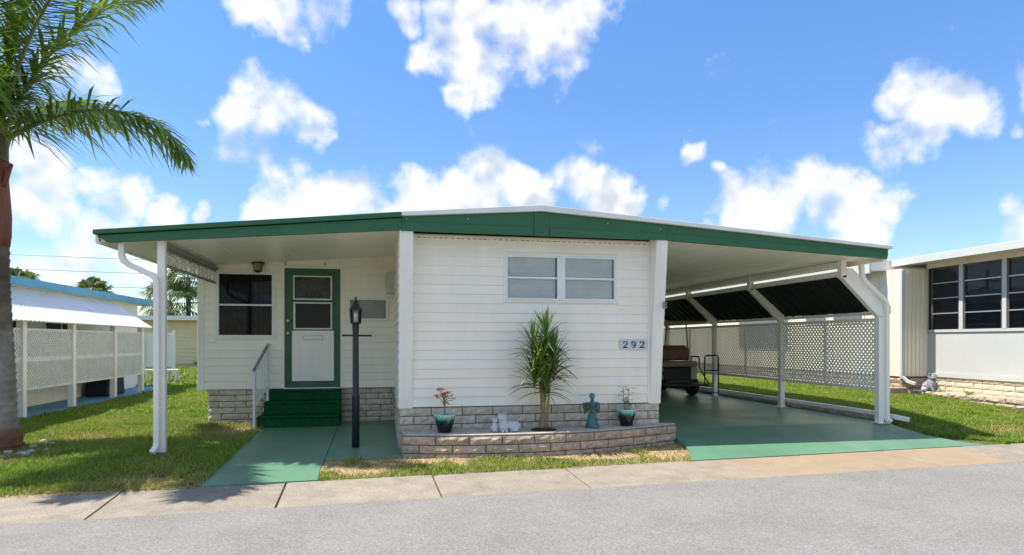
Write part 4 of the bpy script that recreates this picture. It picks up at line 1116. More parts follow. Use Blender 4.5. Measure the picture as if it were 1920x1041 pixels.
def potted(loc, sc, label, kind):
    t = thing('potted_plant', loc, label, 'potted plant', 'glazed pots on the planter')
    x, y, z = loc
    prof = [(.078, 0), (.088, .006), (.098, .05), (.118, .12), (.136, .19), (.143, .222), (.146, .228), (.146, .238), (.139, .240), (.130, .236), (.126, .20)]
    po = MB().lathe([(r_ * sc, h_ * sc) for r_, h_ in prof], loc, 28).build('pot', M['glaze'], t, True, origin=loc)
    MB().lathe([(.02, .0), (.124 * sc, .002), (.10 * sc, .012), (.02, .02)], (x, y, z + .205 * sc), 18).build('soil', M['soil'], t, True)
    zb = z + .21 * sc
    r2 = random.Random(5 if kind == 'red' else 8)
    if kind == 'red':
        stem = MB(); tips = []
        stem.tube([(x, y, zb), (x + .005, y, zb + .12), (x - .01, y, zb + .24)], [.010, .008, .006], 6)
        for k in range(9):
            a = r2.uniform(0, 6.28); h0 = zb + r2.uniform(.12, .24); e = Vector((x + .11 * math.cos(a) * r2.uniform(.4, 1) - .015, y + .09 * math.sin(a), h0 + r2.uniform(.03, .17)))
            stem.tube([(x - .005, y, h0), tuple((Vector((x, y, h0 + .03)) + e) / 2), tuple(e)], [.005, .004, .003], 5); tips.append(e)
        stem.build('stem', M['twig'], t)
        lf_ = MB()
        for e in tips:
            for k in range(6):
                a = r2.uniform(0, 6.28); leaf_shape(r2.uniform(.06, .10), .05, lf_, e + Vector((r2.uniform(-.02, .02), r2.uniform(-.02, .02), r2.uniform(-.03, .02))), (math.cos(a), math.sin(a), r2.uniform(-.3, .7)), (0, 0, 1), .2)
        leaf_shape(.05, .02, lf_, (x + .02, y - .02, zb + .10), (1, -.2, .2), (0, 0, 1))
        lf_.build('leaves', LEAF_R, t)
    else:
        stem = MB(); lf_ = MB()
        for k, (dx, h_) in enumerate(((-.055, .36), (.03, .33), (.075, .12), (-.01, .18))):
            stem.tube([(x + dx * .4, y, zb), (x + dx * .8, y, zb + h_ * .5), (x + dx, y - .01, zb + h_)], [.006, .005, .003], 5)
            for j in range(11):
                tt = .35 + .65 * j / 10 if h_ > .2 else .6 + .4 * j / 10
                a = j * 2.4 + k; b_ = Vector((x + dx * (.4 + .6 * tt), y - .01 * tt, zb + h_ * tt))
                leaf_shape(r2.uniform(.07, .125) * (1 if h_ > .2 else .6), .045, lf_, b_, (math.cos(a), math.sin(a), r2.uniform(.0, .6)), (0, 0, 1), .25)
        stem.build('stem', M['twig'], t); lf_.build('leaves', LEAF_G, t)
    return t
potted((.83, 8.56, PT), 1.02, 'teal and black glazed pot with a small red-leaved plant, left end of planter', 'red')
potted((3.46, 8.71, PT), 1.0, 'teal and black glazed pot with thin green seedlings, right end of planter', 'green')

# ------------------------------------------------------------------ dracaena
DX, DY = 2.19, 8.56
dr_ = thing('dracaena_plant', (DX, DY, PT), 'bushy green dracaena with sword leaves growing in the planter', 'plant')
tk = MB()
tk.tube([(DX - .01, DY, PT - .02), (DX - .015, DY, PT + .06), (DX + .0, DY, PT + .25), (DX - .01, DY, PT + .45), (DX - .03, DY + .01, PT + .75), (DX - .05, DY, PT + 1.0)], [.07, .046, .040, .038, .036, .03], 9)
tk.tube([(DX + .03, DY - .02, PT - .02), (DX + .035, DY - .02, PT + .1), (DX + .05, DY - .02, PT + .35), (DX + .07, DY, PT + .6), (DX + .09, DY, PT + .85)], [.045, .03, .029, .028, .026], 8)
tk.tube([(DX - .0, DY, PT + .4), (DX + .02, DY + .02, PT + .7), (DX + .02, DY + .02, PT + 1.2)], [.03, .03, .025], 7)
tk.build('trunk', M['bark'], dr_, True)
MB().lathe([(.02, .03), (.10, .025), (.17, .008), (.19, .0)][::-1], (DX, DY - .02, PT), 12).build('soil_mound', M['soil'], dr_, True)
DL = leaf_mat('dracaena_leaf', (.24, .34, .06), (.022, .068, .012), .22, .35, scale=5)
DL_YOUNG = leaf_mat('dracaena_young_leaf', (.30, .42, .09), (.14, .26, .05), .35, .35, scale=5)  # lighter green for the inner leaves of the upper heads
def sword(name, droop, m_):
    mb = MB(); rows_ = []
    n_ = 7
    for i in range(n_):
        t = i / (n_ - 1); ww = .060 * (.55 + .9 * t - 1.45 * t * t) + .002 * (1 - t)
        x_ = t * .9 if droop else t
        # the leaf runs along +x, bends down in z
        x_ = t - .12 * droop * t * t; z_ = -droop * t * t * .55
        rows_.append([(x_, -ww, z_ + ww * .35), (x_, 0, z_), (x_, ww, z_ + ww * .35)])
    v = [p for r_ in rows_ for p in r_]
    mb.add(v, [(3 * i + j, 3 * i + j + 1, 3 * i + j + 4, 3 * i + j + 3) for i in range(n_ - 1) for j in (0, 1)])
    me = bpy.data.meshes.new(name); me.from_pydata(mb.v, [], mb.f); me.update(); me.materials.append(m_); return me
SW = [sword('sword_leaf', d_, DL) for d_ in (.08, .3, .65, 1.05)]
SWY = [sword('young_sword_leaf', d_, DL_YOUNG) for d_ in (.05, .3)]
r3 = random.Random(21)
for (hx, hy, hz, n_, young) in ((DX + .03, DY - .02, PT + 1.24, 56, True), (DX - .15, DY, PT + 1.10, 38, True), (DX + .15, DY + .02, PT + .97, 34, False),
                                (DX - .06, DY - .06, PT + .92, 48, False), (DX + .13, DY - .05, PT + .78, 42, False), (DX - .13, DY - .02, PT + .68, 40, False), (DX + .02, DY - .06, PT + .60, 40, False)):
    hd = MB().lathe([(.012, -.10), (.022, 0), (.018, .08), (.006, .13)], (hx, hy, hz), 8).build('head', M['bark'], dr_, True)
    for i in range(n_):
        f_ = i / n_
        el = R(88 - 26 * f_ * 2.2) if f_ < .3 else R(71 - 92 * (f_ - .3))
        el += r3.uniform(-.15, .15); az = i * 2.39996 + r3.uniform(-.2, .2)
        # the wall stands behind: leaves that would run into it are turned along it
        L_ = (r3.uniform(.34, .45) if young else r3.uniform(.36, .48)) * (.88 if f_ < .15 else 1)
        if math.sin(az) * math.cos(el) * L_ > .27: az = r3.choice((R(15), R(165))) + r3.uniform(-.2, .2)
        me = (SWY[0] if f_ < .2 else SWY[1]) if (young and f_ < .45) else SW[min(3, int(f_ * 3.2 + r3.uniform(0, .9)))]
        inst('leaf', me, (hx, hy, hz + .10 - .22 * f_), (L_, L_ * r3.uniform(.75, 1.05), L_), (r3.uniform(-.3, .3), -el, az), hd)

# ------------------------------------------------------------------ garden figures
def sculpt(name, mb, m_, parent=None, vox=.008, sub=True):
    o_ = mb.build(name, m_, parent, True)
    rm = o_.modifiers.new('remesh', 'REMESH'); rm.mode = 'VOXEL'; rm.voxel_size = vox; rm.use_smooth_shade = True
    s_ = o_.modifiers.new('smooth', 'SMOOTH'); s_.iterations = 4; s_.factor = .5
    return o_
ry = lambda a: Matrix.Rotation(a, 3, 'Y'); rz = lambda a: Matrix.Rotation(a, 3, 'Z')
cx, cy, cz = 1.62, 8.47, PT
cat = MB()
cat.ell((cx + .07, cy + .02, cz + .062), (.125, .062, .062)); cat.ell((cx + .14, cy + .02, cz + .058), (.065, .062, .058))
cat.ell((cx - .015, cy + .0, cz + .085), (.055, .05, .075)); cat.ell((cx - .022, cy - .005, cz + .165), (.05, .046, .045))
cat.ell((cx - .022, cy - .045, cz + .152), (.022, .02, .018)); cat.ell((cx - .06, cy - .02, cz + .165), (.018, .02, .02)); cat.ell((cx + .014, cy - .02, cz + .165), (.018, .02, .02))
for s_ in (-1, 1):
    cat.add([(cx - .022 + s_ * .018, cy - .02, cz + .19), (cx - .022 + s_ * .052, cy - .012, cz + .185), (cx - .022 + s_ * .048, cy - .005, cz + .238), (cx - .022 + s_ * .034, cy + .025, cz + .188)],
            [(0, 1, 2), (1, 3, 2), (3, 0, 2), (0, 3, 1)] if s_ > 0 else [(0, 2, 1), (1, 2, 3), (3, 2, 0), (0, 1, 3)])
for s_ in (-.035, .012): cat.tube([(cx + s_, cy - .02, cz + .05), (cx + s_, cy - .07, cz + .018), (cx + s_, cy - .115, cz + .014)], [.024, .019, .017], 9)
cat.tube([(cx + .17, cy + .0, cz + .03), (cx + .14, cy - .06, cz + .02), (cx + .06, cy - .075, cz + .018)], [.02, .018, .014], 9)
cat.ell((cx + .12, cy - .045, cz + .035), (.05, .025, .032))
def grow(mb, c, k): mb.v = [tuple(c[i] + (p[i] - c[i]) * k for i in range(3)) for p in mb.v]
grow(cat, (cx, cy, cz), 1.15)
tag(sculpt('cat_statue', cat, M['stone'], vox=.007), 'larger pale stone cat lying down with pricked ears on the planter', 'statue')
kx, ky = cx - .125, cy - .02
kit = MB()
kit.ell((kx, ky + .02, cz + .04), (.04, .05, .042)); kit.ell((kx + .008, ky, cz + .085), (.027, .026, .045)); kit.ell((kx + .012, ky - .008, cz + .135), (.031, .029, .028))
kit.ell((kx + .012, ky - .032, cz + .128), (.014, .013, .012))
for s_ in (-1, 1):
    kit.add([(kx + .012 + s_ * .010, ky - .012, cz + .15), (kx + .012 + s_ * .031, ky - .008, cz + .147), (kx + .012 + s_ * .028, ky - .004, cz + .178), (kx + .012 + s_ * .02, ky + .014, cz + .15)],
            [(0, 1, 2), (1, 3, 2), (3, 0, 2), (0, 3, 1)] if s_ > 0 else [(0, 2, 1), (1, 2, 3), (3, 2, 0), (0, 1, 3)])
    kit.tube([(kx + .008 + s_ * .014, ky - .01, cz + .07), (kx + .008 + s_ * .014, ky - .025, cz + .02), (kx + .008 + s_ * .014, ky - .045, cz + .010)], [.014, .012, .011], 8)
grow(kit, (cx, cy, cz), 1.15)
tag(sculpt('kitten_statue', kit, M['stone'], vox=.005), 'small pale stone kitten sitting left of the lying cat', 'statue')

ax, ay = 2.91, 8.60
an_ = thing('angel_statue', (ax, ay, PT), 'teal winged angel figure holding greenery between dracaena and right pot', 'statue')
body = MB()
body.lathe([(.098, 0), (.10, .012), (.086, .05), (.068, .12), (.053, .19), (.044, .24), (.04, .275), (.046, .32), (.05, .345), (.03, .37), (.02, .385), (.018, .40)], (ax, ay, PT), 30, .06, 10)
body.tube([(ax - .045, ay, PT + .345), (ax - .075, ay - .035, PT + .29), (ax - .05, ay - .075, PT + .265)], [.02, .017, .013], 8)
body.tube([(ax + .045, ay, PT + .345), (ax + .07, ay - .035, PT + .285), (ax + .0, ay - .08, PT + .262)], [.02, .017, .013], 8)
WINGM = mat('wing_grey', (.11, .14, .17), .6, .2, 25)
M['angel'] = mat('teal_glaze', (.02, .19, .19), .35, .2, 26, .2, 90, col2=(.05, .075, .085), streak=True)
body.build('robe', M['angel'], an_, True)
hdm = MB(); hdm.ell((ax, ay - .005, PT + .435), (.034, .038, .045)); hdm.ell((ax, ay - .042, PT + .428), (.008, .01, .012)); hdm.ell((ax, ay + .012, PT + .448), (.043, .04, .043)); hdm.ell((ax, ay + .03, PT + .468), (.022, .02, .02))
hdm.ell((ax, ay - .036, PT + .412), (.012, .008, .005)); hdm.ell((ax - .013, ay - .036, PT + .44), (.006, .006, .005)); hdm.ell((ax + .013, ay - .036, PT + .44), (.006, .006, .005)); hdm.tube([(ax, ay, PT + .38), (ax, ay, PT + .42)], .017, 8)
sculpt('head', hdm, M['teal_dark'], an_, .004)
for s_ in (-1, 1):
    wg = MB(); sc_ = .55 if s_ < 0 else .85
    wp = [(0, .02), (.05, .045), (.10, .04), (.135, .0), (.14, -.06), (.115, -.115), (.085, -.10), (.06, -.085), (.03, -.05), (0, -.03)]
    n_ = len(wp)
    vv = [(ax + s_ * (.02 + p[0] * sc_), ay + .045 + .12 * p[0] + e_, PT + .31 + p[1]) for e_ in (0, .014) for p in wp]
    wg.add(vv, [tuple(range(n_)), tuple(range(2 * n_ - 1, n_ - 1, -1))] + [(i, i + n_, (i + 1) % n_ + n_, (i + 1) % n_) for i in range(n_)])
    for k in range(6):
        t = k / 5; wg.tube([(ax + s_ * (.03 + .02 * t), ay + .047, PT + .325 - .05 * t), (ax + s_ * (.06 + .06 * (1 - abs(t - .4))) , ay + .052, PT + .345 - .11 * t), (ax + s_ * (.13 - .03 * t), ay + .055, PT + .335 - .155 * t)], [.008, .011, .004], 5)
    wg.build('wing', WINGM, an_)
fl = MB()
for k in range(26):
    a = r3.uniform(0, 6.28); leaf_shape(r3.uniform(.06, .10), .026, fl, (ax - .045, ay - .08, PT + .27), (math.cos(a) - .4, -.4 + .5 * math.sin(a), r3.uniform(-.2, .7)), (0, 0, 1), .5)
fl.build('greenery', LEAF_G, an_)
# ------------------------------------------------------------------ golf cart under the carport
gx, gy, g0 = 7.22, 14.55, .04
gc = thing('golf_cart', (gx, gy, g0), 'golf cart with tan rear-facing seat parked under the carport', 'golf cart')
def gb_(name, m_, *a, bevel=.02): return MB().box(gx + a[0], gx + a[1], gy + a[2], gy + a[3], g0 + a[4], g0 + a[5]).build(name, M[m_], gc, bevel=bevel)
for sx in (-.5, .5):
    for y_ in (.45, 2.2):
        c_ = (gx + sx, gy + y_, g0 + .23)
        w_ = MB()
        prof = [(.10, -.10), (.20, -.10), (.23, -.07), (.23, .07), (.20, .10), (.10, .10)]
        n_ = 24; base = len(w_.v)
        for r_, x_ in prof:
            for k in range(n_): t = 2 * math.pi * k / n_; w_.v.append((c_[0] + x_, c_[1] + r_ * math.cos(t), c_[2] + r_ * math.sin(t)))
        for i in range(5):
            for k in range(n_): w_.f.append((i * n_ + k, i * n_ + (k + 1) % n_, (i + 1) * n_ + (k + 1) % n_, (i + 1) * n_ + k))
        wo_ = w_.build('wheel', M['tyre'], gc, True)
        MB().tube([(c_[0] - .06, c_[1], c_[2]), (c_[0] + .06, c_[1], c_[2])], .12, 16).build('rim', M['alu'], wo_)
gb_('chassis', 'black', -.36, .36, .1, 2.4, .22, .42)
MB().prism([(gy + .30, g0 + .38), (gy + .28, g0 + .70), (gy + .95, g0 + .72), (gy + 1.0, g0 + .40)], 'x', gx - .58, gx + .58).build('rear_body', M['cart'], gc, bevel=.04)
MB().prism([(gy + 1.9, g0 + .30), (gy + 1.85, g0 + .85), (gy + 2.2, g0 + .80), (gy + 2.6, g0 + .45), (gy + 2.6, g0 + .3)], 'x', gx - .55, gx + .55).build('front_cowl', M['cart'], gc, bevel=.05)
gb_('floor', 'black', -.52, .52, .95, 1.95, .30, .36)
gb_('rear_apron', 'black', -.36, .36, .20, .27, .20, .70)
gb_('seat_cushion', 'tan2', -.50, .50, .12, .60, .72, .86, bevel=.04)
gb_('backrest', 'tan', -.50, .50, .55, .68, .87, 1.19, bevel=.05)
gb_('seat_cushion', 'tan', -.50, .50, .80, 1.30, .72, .84, bevel=.04)
gb_('backrest', 'tan', -.50, .50, .70, .80, .90, 1.25, bevel=.05)
gb_('footplate', 'black', -.50, .50, -.42, .10, .28, .33, bevel=.01)
for sx in (-.52, .52):
    MB().tube([(gx + sx, gy + .10, g0 + .70), (gx + sx, gy + .10, g0 + .93), (gx + sx, gy + .14, g0 + .98), (gx + sx, gy + .46, g0 + .98), (gx + sx, gy + .52, g0 + .93), (gx + sx, gy + .52, g0 + .70)], .018, 8).build('armrest', M['black'], gc)
    MB().tube([(gx + sx, gy + .70, g0 + .86), (gx + sx, gy + .72, g0 + 1.2), (gx + sx * .92, gy + .72, g0 + 1.80)], .017, 8).build('roof_strut', M['black'], gc)
    MB().tube([(gx + sx * .95, gy + 2.1, g0 + .82), (gx + sx * .9, gy + 1.85, g0 + 1.80)], .017, 8).build('roof_strut', M['black'], gc)
    MB().tube([(gx + sx, gy + .12, g0 + .72), (gx + sx, gy - .40, g0 + .32)], .016, 8).build('brace', M['black'], gc)
MB().tube([(gx + .40, gy - .40, g0 + .12), (gx + .76, gy - .40, g0 + .12), (gx + .76, gy - .40, g0 + .98), (gx + .72, gy - .40, g0 + 1.02), (gx + .44, gy - .40, g0 + 1.02), (gx + .40, gy - .40, g0 + .98), (gx + .40, gy - .40, g0 + .3)], .017, 8).build('grab_rail', M['black'], gc)
MB().tube([(gx + .40, gy - .4, g0 + .66), (gx + .76, gy - .4, g0 + .66)], .015, 8).build('grab_rail', M['black'], gc)
rf_ = MB().box(gx - .60, gx + .60, gy - .05, gy + 2.2, g0 + 1.80, g0 + 1.86).build('canopy', M['tan2'], gc, bevel=.025)
MB().tube([(gx + .12, gy + 1.55, g0 + .95), (gx + .12, gy + 1.9, g0 + .75)], .015, 6).build('steering_column', M['black'], gc)
MB().tube([(gx + .12 + .17 * math.cos(t) - .0, gy + 1.53 + .06 * math.sin(t), g0 + .98 + .15 * math.sin(t)) for t in np.linspace(0, 6.283, 18)], .013, 6).build('steering_wheel', M['black'], gc)

# ------------------------------------------------------------------ royal palm on the left lawn
PX_, PYY = -5.06, 9.76
pz = float(gz(PX_, PYY))
pm = thing('palm_tree', (PX_, PYY, pz), 'tall palm with ringed grey trunk and arching fronds on the left lawn', 'palm tree')
def trunk_material():
    m = mat('palm_trunk', (.36, .335, .30), .9, .12, 5, .4, 60, spec=.15)
    n, l = m.node_tree.nodes, m.node_tree.links; p = n['Principled BSDF']
    old = p.inputs['Base Color'].links[0].from_socket
    g = n.new('ShaderNodeNewGeometry'); sp = n.new('ShaderNodeSeparateXYZ'); l.new(g.outputs['Position'], sp.inputs[0])
    tx = n.new('ShaderNodeTexNoise'); tx.inputs['Scale'].default_value = 5; l.new(g.outputs['Position'], tx.inputs['Vector'])
    a = n.new('ShaderNodeMath'); a.operation = 'MULTIPLY_ADD'; a.inputs[1].default_value = .30; l.new(tx.outputs['Fac'], a.inputs[0]); l.new(sp.outputs['Z'], a.inputs[2])
    r = n.new('ShaderNodeValToRGB'); l.new(a.outputs[0], r.inputs[0])
    dv = n.new('ShaderNodeMath'); dv.operation = 'DIVIDE'; dv.inputs[1].default_value = 3; l.new(a.outputs[0], dv.inputs[0]); l.new(dv.outputs[0], r.inputs[0])
    e = r.color_ramp.elements; e[0].position = .10; e[0].color = (.62, .36, .24, 1); e[1].position = .95; e[1].color = (.45, .33, .28, 1)
    k = e.new(.16); k.color = (1.05, 1.02, .98, 1); k = e.new(.48); k.color = (.92, .90, .86, 1); k = e.new(.60); k.color = (.62, .55, .48, 1)
    mx = n.new('ShaderNodeMix'); mx.data_type = 'RGBA'; mx.blend_type = 'MULTIPLY'; mx.inputs['Factor'].default_value = 1
    l.new(old, mx.inputs['A']); l.new(r.outputs[0], mx.inputs['B']); l.new(mx.outputs['Result'], p.inputs['Base Color'])
    return m
tkm = MB(); pr_ = []
zz = -.05; i = 0
def tr_r(z): return .285 - .075 * sm(.0, .5, z) * .5 - .085 * sm(.3, 2.6, z) + .035 * math.exp(-(z / .18) ** 2)
while zz < 2.78:
    r_ = tr_r(zz)
    pr_ += [(r_ * 1.02, zz), (r_ * 1.045, zz + .014), (r_ * .965, zz + .026), (r_ * .985, zz + .075)]; zz += rnd.uniform(.085, .125)
tkm.lathe(pr_, (PX_, PYY, pz), 26, .012, 5)
tkm.build('trunk', trunk_material(), pm, True)
M['sheath'] = mat('dead_sheath', (.20, .065, .032), .6, .2, 5, .3, 50, streak=True)
M['shaft'] = mat('crownshaft', (.085, .085, .03), .55, .15, 6, .2, 40, streak=True)
MB().lathe([(.165, 2.72), (.18, 2.85), (.185, 3.1), (.17, 3.35), (.15, 3.6), (.17, 3.78), (.155, 3.86)], (PX_, PYY, pz), 22, .03, 3).build('leaf_sheath', M['sheath'], pm, True)
MB().tube([(PX_ + .14, PYY - .06, pz + 3.5), (PX_ + .20, PYY - .08, pz + 3.72), (PX_ + .25, PYY - .1, pz + 3.80)], [.03, .035, .02], 7).build('sheath_stub', M['sheath'], pm, True)
MB().lathe([(.145, 3.80), (.15, 3.9), (.15, 4.2), (.11, 4.5), (.05, 4.8)], (PX_, PYY, pz), 18, .04, 4).build('crownshaft', M['shaft'], pm, True)
PL = leaf_mat('palm_leaflet', (.26, .36, .05), (.040, .105, .015), .40, .30, scale=2.5)
M['rachis'] = mat('frond_rachis', (.17, .20, .06), .5, .1, 10)
def frond(parent, o_, az, el0, L_, curve, nl=70, leaf=.60, seed=0, tw=0.0):
    rr = random.Random(seed); h = Vector((math.cos(az), math.sin(az), 0)); side = Vector((-math.sin(az), math.cos(az), 0))
    pts = [Vector(o_)]; el = el0; N_ = 26
    for i in range(N_):
        pts.append(pts[-1] + (h * math.cos(el) + Vector((0, 0, math.sin(el)))) * (L_ / N_)); el -= curve / N_ * (.35 + 1.3 * i / N_)
    mb = MB(); mb.tube([tuple(p) for p in pts], [.032 * (1 - .85 * i / N_) + .003 for i in range(N_ + 1)], 6)
    fo = mb.build('frond', M['rachis'], parent, True)
    lm = MB()
    for k in range(nl):
        t = .10 + .90 * k / (nl - 1); q = t * N_; i = min(int(q), N_ - 1); p = pts[i].lerp(pts[i + 1], q - i); tan_ = (pts[i + 1] - pts[i]).normalized()
        upv = side.cross(tan_).normalized()
        if upv.z < 0: upv = -upv
        ln_ = leaf * (.55 + .75 * math.sin(math.pi * min(1, t * .92 + .08)) ** .7) * (1 - .35 * t ** 4)
        for s_ in (-1, 1):
            for dup in range(2):
                lift = rr.uniform(-.55, .75) if dup == 0 else rr.uniform(-.9, .2)
                fw_ = .45 + .75 * t + rr.uniform(-.12, .12)
                d = (side * s_ * math.cos(lift) + upv * math.sin(lift) + tan_ * fw_).normalized()
                l_ = ln_ * rr.uniform(.8, 1.1); w_ = .036 * rr.uniform(.8, 1.15)
                a = d.cross(Vector((0, 0, 1))); a = a.normalized() if a.length > .05 else side
                g_ = rr.uniform(.30, .85)
                m1 = p + d * (l_ * .5) - Vector((0, 0, g_ * l_ * .16)); e = p + d * (l_ * .93) - Vector((0, 0, g_ * l_ * .62))
                lm.add([p - a * w_ * .3, p + a * w_ * .3, m1 + a * w_ * .55, m1 - a * w_ * .55, e], [(0, 1, 2, 3), (3, 2, 4)])
    tag(lm.build('leaflets', PL, fo), kind='stuff')
crown = (PX_, PYY, pz + 4.10)
# azimuth (deg, 0 = +x), start elevation, length, total bend
for i, (az, el, L_, cv) in enumerate(((-8, 33, 2.72, 1.80), (-38, 64, 3.1, 1.15), (20, 72, 3.1, .9), (-95, 58, 2.9, 1.5), (-72, 30, 2.8, 1.35), (75, 50, 2.8, 1.3),
                                      (120, 60, 2.8, 1.2), (165, 45, 2.8, 1.3), (210, 65, 2.9, 1.1), (250, 40, 2.7, 1.4), (0, 86, 2.9, .5), (-60, 80, 3.0, .8), (-115, 20, 2.3, 1.5), (185, 20, 2.3, 1.6))):
    frond(pm, (crown[0] + .08 * math.cos(R(az)), crown[1] + .08 * math.sin(R(az)), crown[2] + .05 * (i % 4)), R(az), R(el), L_, cv, seed=i)
for i in range(16):
    a = rnd.uniform(-2.6, .9); d_ = rnd.uniform(.42, .85); x, y = PX_ + d_ * math.cos(a), PYY + d_ * math.sin(a)
    r_ = rnd.uniform(.03, .075); rk = MB(); rk.ell((0, 0, 0), (r_, r_ * .8, r_ * .6), n=7, m=5)
    rk.v = [tuple(c_ * rnd.uniform(.8, 1.2) for c_ in v) for v in rk.v]
    z_ = float(gz(x, y)); rk.v = [(v[0] + x, v[1] + y, v[2] + z_ + r_ * .25) for v in rk.v]
    tag(rk.build('rock', M['rock']), 'pale weathered rock in the bed at the foot of the palm', 'rock', 'rocks around the palm trunk')
lfm = MB()
for k in range(5): leaf_shape(.05, .035, lfm, (-2.03 + .012 * k, 7.42 + .008 * k, -.125), (math.cos(k * 1.3), math.sin(k * 1.3), .25), (0, 0, 1), .1)
tag(lfm.build('fallen_leaf', mat('red_leaf', (.45, .09, .03), .6, .1, 30)), 'small curled orange-red leaf at the edge of the walkway', 'leaf')

# ------------------------------------------------------------------ neighbouring home on the left
NX = -7.25
nb = thing('neighbour_home', (-9, 14, 0), 'white home with blue roof edge and sloping white awning at the far left', 'house')
nw = MB().box(-13, NX, 9.0, 21.3, 0, 2.52).build('wall', M['white'], nb)
MB().box(-13.3, NX + .25, 8.7, 21.75, 2.52, 2.60).build('roof', M['roof_white'], nb)
MB().box(NX + .25, NX + .29, 8.66, 21.79, 2.50, 2.665).build('fascia_board', M['blue'], nb, bevel=.004)
MB().box(-13.3, NX + .25, 21.75, 21.79, 2.50, 2.665).build('fascia_board', M['blue'], nb, bevel=.004)
for (y0, y1) in ((13.0, 14.9), (15.8, 17.2)):
    wn_ = MB().box(NX - .0, NX + .03, y0, y1, 1.25, 2.1).build('window', M['frame'], nb)
    MB().box(NX + .03, NX + .04, y0 + .05, y1 - .05, 1.30, 2.05).build('pane', M['screen'], wn_)
    MB().box(NX + .04, NX + .05, (y0 + y1) / 2 - .02, (y0 + y1) / 2 + .02, 1.30, 2.05).build('mullion', M['frame'], wn_)
# corrugated awning sheet
def awning_sheet(y0, y1, n_):
    mb = MB(); a = (NX + .02, 2.50); b = (-6.18, 1.775)
    vt = []
    for i in range(n_ + 1):
        y = y0 + (y1 - y0) * i / n_; k = .012 if i % 2 else -.012
        sx, sz = .55 * k, .83 * k
        for t in (0, 1): vt.append((a[0] + (b[0] - a[0]) * t + sx, y, a[1] + (b[1] - a[1]) * t + sz))
    for i in range(n_ + 1):
        for t in (0, 1): v = vt[2 * i + t]; vt.append((v[0] - .003, v[1], v[2] - .006))
    m_ = 2 * (n_ + 1)
    f_ = [(2 * i, 2 * i + 1, 2 * i + 3, 2 * i + 2) for i in range(n_)] + [(m_ + 2 * i + 2, m_ + 2 * i + 3, m_ + 2 * i + 1, m_ + 2 * i) for i in range(n_)]
    f_ += [(2 * i + 1, m_ + 2 * i + 1, m_ + 2 * i + 3, 2 * i + 3) for i in range(n_)]
    mb.add(vt, f_); return mb
awning_sheet(10.5, 19.3, 116).build('awning', M['roof_white'], nb)
pad = tag(MB().box(NX + .0, -6.2, 9.5, 21.5, -.15, .03).build('patio', M['bluepad']), 'blue painted concrete patio strip beside the left home', 'patio', kind='structure')
sc = thing('lattice_screen', (-6.36, 15, 0), 'white lattice screen wall on posts under the left awning', 'screen')
YS = [11.1, 13.1, 15.02, 17.15, 18.95]
for y in YS: MB().box(-6.43, -6.31, y - .06, y + .06, .03, 1.80).build('post', M['white'], sc, bevel=.006)
MB().box(-6.41, -6.33, 11.1, 19.0, 1.76, 1.83).build('top_rail', M['white'], sc)
for a, b in zip(YS[:-1], YS[1:]):
    for (z0, z1) in ((.52, 1.04), (1.08, 1.62)):
        fr = MB(); x = -6.36; ya, yb = a + .065, b - .065
        fr.bar((x, ya, z0), (x, yb, z0), .03, .04); fr.bar((x, ya, z1), (x, yb, z1), .03, .04)
        po = fr.build('lattice_panel', M['rail'], sc)
        tag(lattice((x, ya), (x, yb), z0, z1, .086, .034, .008, MB()).build('lattice_slats', M['rail'], po), kind='stuff')
gcv = MB(); gcv.prism([(17.5, .03), (18.6, .03), (18.5, .72), (17.62, .72)], 'x', -7.15, -6.62)
tag(gcv.build('covered_grill', M['tarp'], bevel=.05), 'black covered barbecue under the left lattice screen', 'grill')
# lattice screen on legs behind, with a white bench
fe = thing('garden_screen', (-9, 28, 0), 'free-standing white lattice garden screen on short legs behind the left home', 'screen')
for x in (-10.4, -9.3, -8.2): MB().box(x - .05, x + .05, 27.95, 28.05, 0, 1.85 if x > -9 else 1.75).build('post', M['white'], fe)
fr = MB(); fr.bar((-10.4, 28, 1.70), (-8.2, 28, 1.70), .05, .07); fr.bar((-10.4, 28, .42), (-8.2, 28, .42), .05, .07)
po = fr.build('lattice_panel', M['white'], fe)
tag(lattice((-10.4, 28), (-8.2, 28), .44, 1.68, .15, .075, .012, MB()).build('lattice_slats', M['white'], po), kind='stuff')
bn = thing('garden_bench', (-7.3, 23.5, 0), 'white slatted garden bench at the end of the blue patio', 'bench')
MB().box(-7.75, -6.75, 23.3, 23.7, .40, .45).build('seat', M['white'], bn)
for x in (-7.7, -7.45, -7.05, -6.8):
    MB().bar((x, 23.32, 0), (x + .05, 23.36, .40), .05, .05).build('leg', M['white'], bn); MB().bar((x, 23.66, 0), (x, 23.64, .40), .05, .05).build('leg', M['white'], bn)

# ------------------------------------------------------------------ beige home at the back left
bh = thing('beige_home', (-9, 38, 0), 'low beige home with white roof edge behind the lawn', 'house')
hw_ = MB().box(-18, -3, 36.5, 44, .0, 2.5).build('wall', M['beige'], bh)
board_run(hw_, -14, -3, 36.48, .2, 2.4, pitch=.2, me=BOARD_CREAM)
MB().box(-18.4, -2.6, 36.0, 44.4, 2.5, 2.72).build('roof', M['roof_white'], bh)

# ------------------------------------------------------------------ neighbouring home on the right
rn = thing('cream_home', (14, 14, .1), 'cream home with dark screened windows and white lower panels at the far right', 'house')
RX, RY, QX = 12.30, 12.47, 11.57
MB().box(RX, 18, 4.0, RY, .62, 3.2).build('core', M['dark'], rn)
